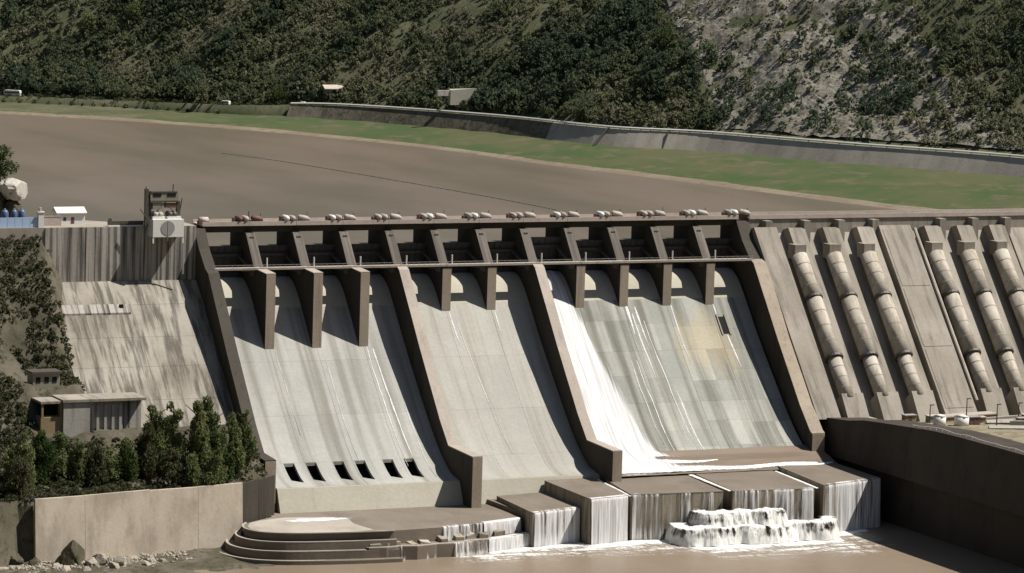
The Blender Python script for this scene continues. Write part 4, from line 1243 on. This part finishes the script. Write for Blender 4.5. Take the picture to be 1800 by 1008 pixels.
BOULD = [(-82, -109.0, -97.0, 5.6, 3.8, 7.5, 'largest brown boulder lying against the foot of the retaining wall'),
         (-76.5, -112, -98.2, 3.2, 2.6, 2.6, 'angular boulder just right of the largest brown boulder'),
         (-88.5, -114, -98.6, 2.6, 2.2, 2.0, 'flat boulder in front of the largest brown boulder'),
         (-70, -116, -98.6, 2.8, 2.2, 1.8, 'broad low boulder on the gravel left of centre of the wall'),
         (-64, -112.5, -98.3, 3.0, 2.4, 2.2, 'pale jagged boulder under the middle of the retaining wall'),
         (-59, -115, -98.7, 2.0, 2.3, 1.5, 'small pale boulder right of the jagged boulder'),
         (-95, -111, -98.2, 3.2, 2.6, 2.6, 'brown boulder at the left end of the retaining wall'),
         (-80, -119, -99, 2.2, 1.8, 1.4, 'low boulder nearest the bottom edge of the photo'),
         (-52, -112, -98.9, 2.2, 1.6, 1.2, 'last pale boulder before the curved steps'),
         (-73, -110.5, -97.8, 3.6, 2.8, 3.0, 'tall pale block of stone right of the largest brown boulder'),
         (-67, -113.5, -98.4, 3.4, 2.6, 2.4, 'pale tilted slab of rock among the stones below the wall'),
         (-56, -112, -98.3, 3.2, 2.0, 1.9, 'long pale rock under the right half of the wall'),
         (-87, -118, -99, 3.0, 2.4, 2.0, 'rounded pale boulder at the bottom left corner of the photo'),
         (-101, -106, -96.5, 3.6, 3.0, 3.2, 'shaded boulder among the bushes at the left edge')]
for i, (x, y, z, a, b, c, lab) in enumerate(BOULD):
    boulder(x, y, z, a, b, c, lab, 100 + i, 'bank' if i in (0, 6, 13) else 'rock')
# loose rubble
m = MB()
r = random.Random(5)
for i in range(420):
    x = r.uniform(-104, -40)
    y = wall_line_y(x) - abs(r.gauss(0, 6)) - 1.5
    if y < -128:
        continue
    s = r.uniform(0.25, 0.9)
    z = max(bank_z(x, y), TW) + 0.1 * s
    v = [Vector((r.uniform(-1, 1), r.uniform(-1, 1), r.uniform(-0.3, 0.8))) for _ in range(6)]
    P = [Vector((1, 0, 0)), Vector((-1, 0, 0)), Vector((0, 1, 0)), Vector((0, -1, 0)), Vector((0, 0, 0.8)), Vector((0, 0, -0.6))]
    P = [(p + q * 0.35) * s + Vector((x, y, z)) for p, q in zip(P, v)]
    m.add(P, [(0, 2, 4), (2, 1, 4), (1, 3, 4), (3, 0, 4), (2, 0, 5), (1, 2, 5), (3, 1, 5), (0, 3, 5)])
tag(m.build('rubble', 'rock'), 'loose pale stones scattered at the foot of the retaining wall', 'stones', kind='stuff')
# gravel bar
rows = []
for j in range(14):
    row = []
    for i in range(40):
        x = -112 + i * 2.0
        yl = wall_line_y(x)
        y = yl - 0.8 - j * 1.7
        w = 14 - 0.09 * (x + 100) + 3 * fbm(x * 0.1, 2)
        row.append((x, y, TW + 1.8 * (1 - (j * 1.7) / w) + 0.25 * fbm(x * 0.3, y * 0.3)))
    rows.append(row)
tag(MB().grid(rows).build('gravel_bar', 'gravel', smooth=True, fix=False), kind='structure')

# ------------------------------------------------------------------ retaining wall
t = thing('retaining_wall', (-55, -100, -100), 'tall beige concrete retaining wall below the trees at lower left', 'retaining wall')
px = [-94, -76, -52, -34, -17]
for i in range(4):
    x0, x1 = px[i], px[i + 1]
    d = 0.04 * (i % 2)
    z0, z1 = -77.2 - 0.12 * i, -77.3 - 0.12 * i + (0.2 if i % 2 else -0.1)
    ya, yb = wall_line_y(x0) - d, wall_line_y(x1) - d
    MB().add([(x0 + 0.02, ya - 2.0, -103), (x1 - 0.02, yb - 2.0, -103), (x1 - 0.02, yb + 4, -103), (x0 + 0.02, ya + 4, -103),
              (x0 + 0.02, ya, z0), (x1 - 0.02, yb, z1), (x1 - 0.02, yb + 1.2, z1), (x0 + 0.02, ya + 1.2, z0)],
             [(3, 2, 1, 0), (4, 5, 6, 7), (0, 1, 5, 4), (1, 2, 6, 5), (2, 3, 7, 6), (3, 0, 4, 7)]).build('panel', 'ret', t)
for (xa, ya, xb, yb) in ((-17, -92, -9, -86.3), (-9, -86.3, -1.0, -80.6)):
    MB().add([(xa + 0.05, ya - 0.4, -103), (xb - 0.05, yb - 0.4, -103), (xb - 0.05, yb + 4, -103), (xa + 0.05, ya + 4, -103),
              (xa + 0.05, ya, -77.7), (xb - 0.05, yb, -77.4), (xb - 0.05, yb + 1.2, -77.4), (xa + 0.05, ya + 1.2, -77.7)],
             [(3, 2, 1, 0), (4, 5, 6, 7), (0, 1, 5, 4), (1, 2, 6, 5), (2, 3, 7, 6), (3, 0, 4, 7)]).build('panel', 'wall', t)
MB().add([(-112, -104, -103), (-94.05, -107, -103), (-94.05, -100, -103), (-112, -96, -103), (-112, -102, -80), (-94.05, -105, -79.5), (-94.05, -100, -79.5), (-112, -96, -80)],
         [(3, 2, 1, 0), (4, 5, 6, 7), (0, 1, 5, 4), (1, 2, 6, 5), (2, 3, 7, 6), (3, 0, 4, 7)]).build('panel', 'bank', t)

# valve house on the left terrace
t = thing('valve_house', (-60, -60, -71), 'tall flat roofed concrete valve house behind the trees on the left terrace', 'building')
MB().box(-70.0, -59.6, -61, -49, -74, -53.0).build('left_bay', 'hut', t)
rb = MB().box(-59.5, -48.6, -59.5, -49, -74, -53.0).build('right_bay', 'hut', t)
MB().box(-48.5, -41.5, -58.0, -49, -74, -53.2).build('side_bay', 'abut_up', t)
MB().box(-70.4, -41.0, -61.5, -48.6, -52.98, -52.1).build('roof_slab', 'intake', t)
MB().box(-77.6, -70.1, -60.0, -50, -74, -58.0).build('annex_wall', 'ochre', t)
MB().box(-77.8, -70.1, -60.3, -49.8, -53.4, -52.6).build('annex_roof', 'intake', t)
for x in (-77.4, -70.9):
    MB().box(x, x + 0.7, -60.0, -59.2, -57.98, -53.42).build('annex_post', 'ochre', t)
MB().box(-77.0, -70.4, -55.0, -54.5, -57.98, -53.42).build('annex_opening', 'dark', t)
for x in (-57.6, -54.9, -52.2, -49.6):
    MB().box(x - 0.45, x + 0.45, -60.2, -59.52, -74, -54.2).build('pilaster', 'hut', rb)
for x, z in ((-64.5, -67.6), (-74.4, -67.4)):
    MB().tube([(x, -61.12 if x > -70 else -60.15, z), (x, -60.9 if x > -70 else -59.95, z)], 1.1, 14).build('porthole', 'dark', t)
MB().box(-60.2, -59.4, -61.2, -60.98, -74, -54).build('downpipe', 'steel', t)

# small ledge building in the scrub far left
t = thing('pump_house', (-68, -44, -49), 'small dark roofed pump house half hidden in scrub on the left slope', 'building')
MB().box(-76, -66.5, -45.5, -39, -52, -45.2).build('wall', 'olive', t)
MB().box(-76.6, -66.0, -46.2, -38.6, -45.18, -44.5).build('roof', 'steel', t)
for x in (-74.2, -71.2, -68.4):
    MB().box(x - 0.8, x + 0.8, -45.6, -45.4, -48.4, -46.4).build('window', 'dark', t)

# ------------------------------------------------------------------ trees
def crown_points(n, rs, h, w, shape):
    u = rs.uniform(0, 1, n) ** 0.85
    if shape == 'column':
        prof = np.sin(np.pi * np.clip(u * 0.86 + 0.13, 0, 1)) ** 0.55 * (1 - 0.38 * u)
    else:
        prof = np.sin(np.pi * np.clip(u * 0.85 + 0.12, 0, 1)) ** 0.7
    ang = rs.uniform(0, 2 * np.pi, n)
    lob = 1 + 0.28 * np.sin(ang * 3 + rs.uniform(0, 6) + u * 5) + 0.15 * np.sin(ang * 5 + u * 11)
    rr = np.sqrt(rs.uniform(0.3, 1, n)) * prof * w * lob
    P = np.stack([rr * np.cos(ang), rr * np.sin(ang), u * h], 1)
    # clumping: pull leaves towards random cluster centres, leaving gaps
    k = max(6, n // 45)
    cen = P[rs.choice(n, k)]
    idx = np.argmin(((P[:, None, :] - cen[None, :, :]) ** 2).sum(2), 1) if n * k < 4e6 else rs.randint(0, k, n)
    return P + (cen[idx] - P) * 0.42, idx
def crown_lobes(n, rs, h, w, shape):
    """leaves on the shells of several uneven lobes stacked round the stem"""
    k = rs.randint(7, 12)
    C, S = [], []
    for q in range(k):
        u = (q + rs.uniform(0.2, 0.8)) / k
        env = (1 - 0.62 * u ** 1.5) if shape == 'column' else math.sin(math.pi * (0.15 + 0.75 * u)) ** 0.7
        a = rs.uniform(0, 6.28)
        off = rs.uniform(0.15, 0.62) * w * env
        C.append((off * math.cos(a), off * math.sin(a), h * (0.1 + 0.78 * u)))
        r0 = w * env * rs.uniform(0.42, 0.72)
        S.append((r0, r0, r0 * rs.uniform(1.1, 2.0) if shape == 'column' else r0 * rs.uniform(0.7, 1.0)))
    C, S = np.array(C), np.array(S)
    pr = S[:, 0] ** 2
    idx = rs.choice(k, n, p=pr / pr.sum())
    d = rs.normal(size=(n, 3))
    d /= np.linalg.norm(d, axis=1)[:, None]
    P = C[idx] + d * S[idx] * rs.uniform(0.45, 1.08, n)[:, None]
    P[:, 2] = np.maximum(P[:, 2], 0.0)
    sub = (np.floor(P[:, 0] * 0.9).astype(int) * 7 + np.floor(P[:, 1] * 0.9).astype(int) * 13 + np.floor(P[:, 2] * 0.55).astype(int) * 29) % 97
    keep = rs.uniform(0, 1, 97) > 0.22                 # gaps between the clumps
    return P[keep[sub]], sub[keep[sub]]
def tree(name, x, y, z, h, w, mat, seed, label, cat='tree', group=None, leaves=1600, shape='column', size=0.42, lift=0.12):
    rs = np.random.RandomState(seed)
    t = thing(name, (x, y, z), label, cat, group)
    lx, ly = rs.uniform(-0.06, 0.06, 2) * h
    m = MB()
    m.tube([(x, y, z - 0.8), (x + lx * 0.3, y + ly * 0.3, z + h * 0.3), (x + lx, y + ly, z + h * 0.85)], [0.03 * h, 0.022 * h, 0.006 * h], 8)
    for i in range(9):
        zz = z + h * (0.14 + 0.075 * i)
        a = i * 2.4 + seed
        m.tube([(x + lx * 0.2, y + ly * 0.2, zz), (x + math.cos(a) * w * 0.7, y + math.sin(a) * w * 0.7, zz + h * 0.12)], [0.010 * h, 0.004 * h], 5)
    m.build('trunk', 'trunk', t)
    P, sub = crown_lobes(leaves, rs, h * (1 - lift), w, shape)
    P = P + np.array((x, y, z + h * lift)) + np.outer(P[:, 2] / h, (lx, ly, 0))
    cl = rs.uniform(0, 1, 97)
    base = rs.uniform(-0.12, 0.2)
    tint = np.clip(base + 0.12 + 0.5 * cl[sub] + 0.2 * rs.uniform(-1, 1, len(P)), 0, 1)
    V = leaf_quads(P, size, 1.9 if shape == 'column' else 1.0, rs)
    np_mesh('crown', V, 4, mat, t, np.repeat(tint, 4))
    return t
TR = [  # x, y, height, half width, label
    (-30.5, -84.0, 30.0, 4.2, 'tallest dark green tree left of the training wall'),
    (-37.5, -80.5, 25.5, 4.0, 'tall dark green tree just left of the tallest tree'),
    (-24.5, -80.0, 24.0, 4.2, 'tall dark green tree between the tallest tree and the training wall'),
    (-43.8, -79.0, 24.0, 3.6, 'slender dark tree in front of the right side of the valve house'),
    (-49.0, -84.0, 18.5, 3.7, 'medium green tree before the striped front of the valve house'),
    (-17.0, -78.5, 20.5, 3.4, 'dark tree standing against the black training wall'),
    (-11.0, -77.0, 20.0, 3.0, 'last tall dark tree at the right, beside the left chute'),
    (-55.0, -88.0, 14.5, 3.4, 'bright green tree in front of the middle of the valve house'),
    (-61.0, -87.0, 13.0, 3.2, 'bushy green tree in front of the left bay of the valve house'),
    (-67.0, -88.0, 13.5, 3.1, 'upright green tree below the porthole of the valve house'),
    (-73.5, -86.0, 15.0, 3.2, 'green tree in front of the ochre annex'),
    (-80.5, -86.0, 16.5, 3.6, 'dark green tree left of the ochre annex'),
    (-86.5, -88.0, 17.0, 3.8, 'second tree from the left edge, dark and bushy'),
    (-93.5, -90.0, 19.0, 4.2, 'large dark tree cut by the left edge of the photo'),
    (-41.0, -90.0, 14.0, 3.2, 'short green tree at the wall edge below the tall trees, left one'),
    (-34.0, -92.0, 12.5, 3.0, 'short green tree at the wall edge below the tallest tree'),
    (-27.0, -91.0, 13.5, 3.0, 'light green shrubby tree near the right end of the retaining wall'),
    (-20.5, -88.0, 11.0, 2.8, 'light green shrubby tree at the corner of the retaining wall'),
    (-6.0, -83.0, 9.5, 2.2, 'small sparse tree at the corner next to the left chute'),
    (-97.0, -98.0, 13.0, 3.6, 'dark bush-like tree low at the left edge above the boulders'),
]
for i, (x, y, h, w, lab) in enumerate(TR):
    tree('terrace_tree', x, y, bank_z(x, y) - 0.3, h * 1.08 * (0.92 + 0.16 * ((i * 7) % 5) / 4), w * 1.45, ('conifer', 'conifer', 'lime', 'conifer', 'bush')[i % 5] if h < 20 else 'conifer', 40 + i, lab, 'tree', 'trees on the left terrace', leaves=int(230 * h * w / 3.2 + 1600), size=0.37, lift=0.03, shape=('column', 'column', 'round')[i % 3] if h < 18 else 'column')

def scatter_bushes(name, label, pts, mat, seed, per=70, hmin=0.8, hmax=2.6, size=0.34, wr=0.9):
    rs = np.random.RandomState(seed)
    VV, TT = [], []
    for (x, y, z) in pts:
        h = rs.uniform(hmin, hmax)
        w = h * rs.uniform(0.6, 1.1) * wr
        n = int(per * rs.uniform(0.7, 1.3) * (h / hmax + 0.4))
        P, idx = crown_points(n, rs, h, w, 'round')
        base = rs.uniform(0, 0.9)
        cl = rs.uniform(-0.2, 0.2, idx.max() + 1)
        VV.append(leaf_quads(P + np.array((x, y, z - 0.1 * h)), size, 1.0, rs))
        TT.append(np.repeat(np.clip(base + cl[idx], 0, 1), 4))
    o = np_mesh(name, np.concatenate(VV), 4, mat, None, np.concatenate(TT))
    return tag(o, label, 'undergrowth', kind='stuff')
pts = []
r = random.Random(9)
for i in range(2600):
    x, y = r.uniform(-112, -57), r.uniform(-104, -1)
    if y > -60 and fbm(x * 0.07, y * 0.07, 6) < -0.28:
        continue
    if -80 < x < -40 and -64 < y < -44:
        continue
    if y < wall_line_y(x) + 3:
        continue
    pts.append((x, y, bank_z(x, y)))
for i in range(260):
    x, y = r.uniform(-57, -3), r.uniform(-98, -58)
    if y < wall_line_y(x) + 2 or (x < -40 and y > -64):
        continue
    pts.append((x, y, bank_z(x, y)))
scatter_bushes('undergrowth', 'dry olive scrub covering the left bank slope', pts, 'bush', 5, per=80, hmin=0.7, hmax=2.8)

# left headland above the road: green bush and pale outcrop
boulder(-64.0, 19, 12.0, 8.5, 6.5, 4.2, 'pale rock outcrop rising at the left edge above the blue panels', 300, 'hut', 'rocks of the left headland')
boulder(-69.5, 25.5, 4.0, 9.5, 7.0, 12.5, 'brown rock under the pale outcrop at the left edge', 301, 'bank', 'rocks of the left headland')
boulder(-64.5, 19.5, 3.5, 6.5, 4.0, 7.0, 'olive rock directly below the pale outcrop', 302, 'bank', 'rocks of the left headland')
tree('headland_bush', -66.5, 27, 13.5, 14.0, 7.5, 'lime', 71, 'yellow green bush above the pale outcrop at the left edge', 'bush', leaves=3200, shape='round', size=0.42, lift=0.05)

# ------------------------------------------------------------------ far bank things
t = thing('road_wall', tuple(Cd[90]), 'long grey retaining wall of the road along the far grass bank', 'wall')
for i in range(66, NS - 4):
    a, b = i, i + 1
    pa, pb = Cd[a], Cd[b]
    na, nb = Id[a], Id[b]
    e = (pb - pa) / np.linalg.norm(pb - pa) * 0.01
    def P(p, n, d, z):
        return (p[0] + n[0] * d, p[1] + n[1] * d, z)
    A0, B0 = pa + e, pb - e
    MB().add([P(A0, na, -6.0, pa[2] - 2), P(B0, nb, -6.0, pb[2] - 2), P(B0, nb, 2.2, pb[2] - 2), P(A0, na, 2.2, pa[2] - 2),
              P(A0, na, 0.5, pa[2] + Wd[a]), P(B0, nb, 0.5, pb[2] + Wd[b]), P(B0, nb, 2.2, pb[2] + Wd[b]), P(A0, na, 2.2, pa[2] + Wd[a])],
             [(3, 2, 1, 0), (4, 5, 6, 7), (0, 1, 5, 4), (1, 2, 6, 5), (2, 3, 7, 6), (3, 0, 4, 7)]).build('panel', 'earthbank' if a < 85 else 'farwall', t)
t = thing('guardrail', tuple(Cd[90] + np.array((0, 0, 6))), 'thin pale guardrail along the top of the far road wall', 'guardrail')
first = None
for i in range(66, NS - 4):
    pa, pb = Cd[i], Cd[i + 1]
    na, nb = Id[i], Id[i + 1]
    q0 = (pa[0] + na[0] * 0.9, pa[1] + na[1] * 0.9, pa[2] + Wd[i])
    q1 = (pb[0] + nb[0] * 0.9, pb[1] + nb[1] * 0.9, pb[2] + Wd[i + 1])
    MB().bar((q0[0], q0[1], q0[2] + 0.95), (q1[0], q1[1], q1[2] + 0.95), 0.6).build('beam', 'white', t)
    MB().box(q0[0] - 0.15, q0[0] + 0.15, q0[1] - 0.15, q0[1] + 0.15, q0[2], q0[2] + 0.7).build('post', 'grey', t)
# drain pipes down the far wall
for i, (k, lab) in enumerate(((90, 'slanting dark drain pipe on the far road wall'), (96, 'upright dark drain pipe on the far road wall'))):
    p, n = Cd[k], Id[k]
    t = thing('drain_pipe', tuple(p), lab, 'pipe')
    lean = 5.0 if i == 0 else 0.0
    MB().tube([(p[0] - n[0] * 4.6 - lean * 0.8, p[1] - n[1] * 4.6 + lean * 0.3, p[2] - 0.3), (p[0] - n[0] * 0.1, p[1] - n[1] * 0.1, p[2] + Wd[k] + 0.3)], 0.4, 8).build('pipe', 'steel', t)
    MB().tube([(p[0] - n[0] * 0.1, p[1] - n[1] * 0.1, p[2] + Wd[k] + 0.2), (p[0] + n[0] * 0.9, p[1] + n[1] * 0.9, p[2] + Wd[k] + 0.3)], 0.4, 8).build('elbow', 'steel', t)

# current line on the reservoir, built as an added string of dark tubes
CURRENT = [(157.2, 406.9, -8.95), (170.1, 358.6, -8.95), (181.6, 283.3, -8.95), (193.9, 186.9, -8.95), (198.8, 123.9, -8.95)]
t = thing('current_line', CURRENT[2], 'thin dark current line trailing across the brown reservoir', 'current line')
bp = dense(CURRENT, 14)
for i in range(len(bp) - 1):
    a, b = Vector(bp[i]), Vector(bp[i + 1])
    d = (b - a) * 0.04
    MB().tube([a + d, b - d], 0.26, 6).build('current_line_tube', 'olive', t)  # added tube, a piece of the current line
# bare rock scar on the hillside
def sm(v, a, b):
    q = min(1, max(0, (v - a) / (b - a)))
    return q * q * (3 - 2 * q)
def scar_left(d):
    return 99.0 - 12.0 * (d - 15) / 65.0
rows = []
SD = np.arange(11, 125, 2.2)
for d in SD:
    row = []
    for i in range(46):
        u = i / 45
        fi = scar_left(d) + 0.8 * fbm(d * 0.12, 1.0) + u * (21.0 + 2.0 * fbm(d * 0.1, 9.0))
        x, y, z = hp(fi, d)
        lift = 0.9 * math.sin(math.pi * u) ** 0.4 if 0 < u < 1 else -0.8
        row.append((x, y, z + lift + 0.9 * fbm(x * 0.13, y * 0.13, 4.0) + 0.45 * fbm(x * 0.4, y * 0.4, z * 0.3)))
    rows.append(row)
tag(MB().grid(rows).build('rock_scar', 'scar', fix=False), kind='structure')
m = MB()
r = random.Random(15)
for i in range(1500):
    d = r.uniform(11, 115)
    u = r.random()
    fi = scar_left(d) + u * 20.5
    x, y, z = hp(fi, d)
    s = r.uniform(0.25, 0.8) * (0.6 + r.random())
    z += 1.0 + 1.0 * fbm(x * 0.13, y * 0.13, 4.0)
    P = [Vector((1, 0, 0)), Vector((-1, 0, 0)), Vector((0, 1, 0)), Vector((0, -1, 0)), Vector((0, 0, 0.9)), Vector((0, 0, -0.6))]
    P = [(p + Vector((r.uniform(-1, 1), r.uniform(-1, 1), r.uniform(-1, 1))) * 0.4) * s + Vector((x, y, z)) for p in P]
    m.add(P, [(0, 2, 4), (2, 1, 4), (1, 3, 4), (3, 0, 4), (2, 0, 5), (1, 2, 5), (3, 1, 5), (0, 3, 5)])
tag(m.build('scar_stones', 'scar'), 'pale broken stones lying on the bare rock scar', 'stones', kind='stuff')

# forest on the far hillside: one mass, plus a few trees that stand out
def forest():
    rs = np.random.RandomState(21)
    VV, TT = [], []
    n_trees = 0
    r = random.Random(31)
    while n_trees < 9000:
        fi = r.uniform(34, 128)
        d = 9.5 + 120 * r.random() ** 1.15
        sl = scar_left(d)
        inside = sl - 0.3 < fi < sl + 20
        if inside and r.random() > 0.10 + 0.5 * sm(fi - sl, 9, 20):
            continue
        x, y, z = hp(fi, d)
        patch = fbm(x * 0.022, y * 0.022, 0.7)
        if patch < -0.4 and r.random() < 0.45:
            continue
        tall = patch + 0.5 * fbm(x * 0.05, y * 0.05, 5.0)
        h = r.uniform(2.6, 5.5) + max(0, tall) * r.uniform(3, 9)
        w = h * r.uniform(0.34, 0.6)
        n = int((34 + 10 * h) * (1.0 if d < 85 else 0.55))
        P, idx = crown_points(n, rs, h, w, 'round')
        base = min(1, max(0, 0.44 - 0.75 * tall + 0.35 * fbm(x * 0.03, y * 0.03, 9.0) + r.gauss(0, 0.13)))
        cl = rs.uniform(-0.22, 0.22, idx.max() + 1)
        VV.append(leaf_quads(P + np.array((x, y, z - 0.2)), 0.46 + 0.035 * h, 1.35, rs))
        TT.append(np.repeat(np.clip(base + cl[idx] + rs.uniform(-0.08, 0.08, n), 0, 1), 4))
        n_trees += 1
    o = np_mesh('forest', np.concatenate(VV), 4, 'forest', None, np.concatenate(TT))
    tag(o, 'dense dark scrub forest covering the far hillside', 'forest', kind='stuff')
forest()
pts = []
r = random.Random(77)
for i in range(420):
    fi, d = r.uniform(36, 70), r.uniform(-3.5, 9)
    x, y, z = hp(fi, max(d, 0))
    if d < 0:
        p = Cd[int(fi)] + np.array((Id[int(fi)][0] * d, Id[int(fi)][1] * d, 0.2))
        x, y, z = p
    if fi > 60 and d < 2:
        continue
    pts.append((x, y, z))
scatter_bushes('shore_scrub', 'low dark scrub along the far shore left of the road wall', pts, 'bush', 8, per=60, hmin=0.6, hmax=2.4)

def station_tree(name, fi, d, h, w, mat, seed, label, shape='round', leaves=700, lift=0.1):
    x, y, z = hp(fi, d)
    tree(name, x, y, z - 0.2, h, w, mat, seed, label, 'tree', None, leaves, shape, 0.5, lift)
station_tree('bank_tree', 64.0, 10, 8.0, 7.5, 'lime', 201, 'rounded green tree by the far road left of the guardrail', leaves=900)
station_tree('bank_tree', 57.0, 1.5, 14.0, 4.6, 'forest', 202, 'tall dry tree with bare lower trunk at the edge of the grass bank', leaves=600, lift=0.4)
station_tree('bank_tree', 88.5, 60, 13.0, 7.0, 'lime', 203, 'bright green tree high on the hillside left of the rock scar', leaves=900)
station_tree('bank_tree', 86.5, 11, 15.0, 8.5, 'forest', 204, 'broad dome shaped olive tree behind the guardrail', leaves=1400)
station_tree('bank_tree', 43.5, 55, 14.0, 6.5, 'conifer', 205, 'tall dark green tree on the hillside at upper left', leaves=1000)
station_tree('bank_tree', 47.5, 62, 13.0, 6.0, 'conifer', 206, 'dark green tree on the upper left hillside, right of the tallest one', leaves=1000)

# pale headwall in the hillside
p = np.array(hp(77.0, 8.0))
t = thing('culvert_headwall', tuple(p), 'pale concrete culvert headwall cut into the hillside above the guardrail', 'headwall')
x, y, z = p
MB().xy([(x - 4, y - 4.0), (x + 16, y - 4.0), (x + 16, y - 2), (x - 4, y - 1.6)], z + 4, z + 13.6, [z + 11.6, z + 13.0, z + 12.6, z + 12.0]).build('wall', 'crest', t)
MB().box(x + 9.2, x + 15.2, y - 4.25, y - 4.02, z + 2.0, z + 11.6).build('opening', 'steel', t)
MB().xy([(x - 11, y - 3.6), (x - 4.1, y - 3.6), (x - 4.1, y - 1.8), (x - 11, y - 1.4)], z + 8.6, z + 11.4).build('wing_wall', 'hut', t)
MB().box(x + 16.1, x + 17.0, y - 4.8, y - 2, z - 1, z + 13.0).build('buttress', 'hut', t)
MB().yz([(y - 4.3, z + 2), (y - 9.0, z - 1.0), (y - 9.0, z - 1.6), (y - 4.3, z - 1.6)], x + 9.4, x + 14.6).build('spill_ramp', 'crest', t)

# small hut beside the far road
p = hp(68.6, 15.0)
t = thing('roadside_hut', tuple(p), 'small pale roofed hut in the scrub above the left end of the guardrail', 'hut')
MB().box(p[0] - 5, p[0] + 5, p[1] - 2.5, p[1] + 2.5, p[2] - 2, p[2] + 3.0).build('walls', 'olive', t)
MB().yz([(p[1] - 3.6, p[2] + 2.9), (p[1], p[2] + 4.8), (p[1] + 3.6, p[2] + 2.9), (p[1] + 3.6, p[2] + 3.2), (p[1], p[2] + 5.1), (p[1] - 3.6, p[2] + 3.2)], p[0] - 6, p[0] + 6).build('roof', 'deck', t)
MB().box(p[0] - 1, p[0] + 0.4, p[1] - 2.6, p[1] - 2.51, p[2] + 0.2, p[2] + 2.3).build('door', 'dark', t)

# vehicles on the far road
def vehicle(fi, d, L, H, W, label, cat, name, van):
    x, y, z = hp(fi, d)
    x2, y2, z2 = hp(fi + 0.3, d)
    dr = Vector((x2 - x, y2 - y, 0)).normalized()
    sd = Vector((-dr.y, dr.x, 0))
    t = thing(name, (x, y, z), label, cat)
    def blk(nm, a0, a1, w, z0, z1, mat, tap=0.0):
        m = MB()
        v = []
        for zz, tp in ((z0, 0), (z1, tap)):
            for a, s in ((a0 + tp, -w), (a1 - tp, -w), (a1 - tp, w), (a0 + tp, w)):
                q = Vector((x, y, z + zz)) + dr * a + sd * s
                v.append(tuple(q))
        m.add(v, [(3, 2, 1, 0), (4, 5, 6, 7), (0, 1, 5, 4), (1, 2, 6, 5), (2, 3, 7, 6), (3, 0, 4, 7)])
        return m.build(nm, mat, t)
    blk('body', -L / 2, L / 2, W / 2, 0.4, H * (0.9 if van else 0.58), 'white', 0.05)
    blk('roof' if van else 'cabin', -L * (0.48 if van else 0.32), L * (0.47 if van else 0.25), W * 0.46, H * (0.905 if van else 0.585), H, 'white', 0.25)
    blk('window', -L * 0.44 if van else -L * 0.27, L * 0.47 if van else L * 0.2, W * 0.505, H * (0.5 if van else 0.62), H * (0.75 if van else 0.92), 'glass')
    for a in (-L * 0.3, L * 0.32):
        for s in (-1, 1):
            c = Vector((x, y, z + 0.42)) + dr * a + sd * (s * W * 0.48)
            MB().tube([c - sd * 0.12, c + sd * 0.12], 0.42, 12).build('wheel', 'rubber', t)
vehicle(40.3, 3.5, 9.5, 3.3, 2.5, 'white bus parked on the far shore at the left edge', 'bus', 'parked_bus', True)
vehicle(66.8, 4.0, 4.6, 1.7, 1.9, 'small white car on the road at the left end of the guardrail', 'car', 'parked_car', False)
vehicle(59.2, 4.0, 5.0, 2.2, 2.0, 'small white van at the edge of the far trees', 'van', 'parked_van', True)
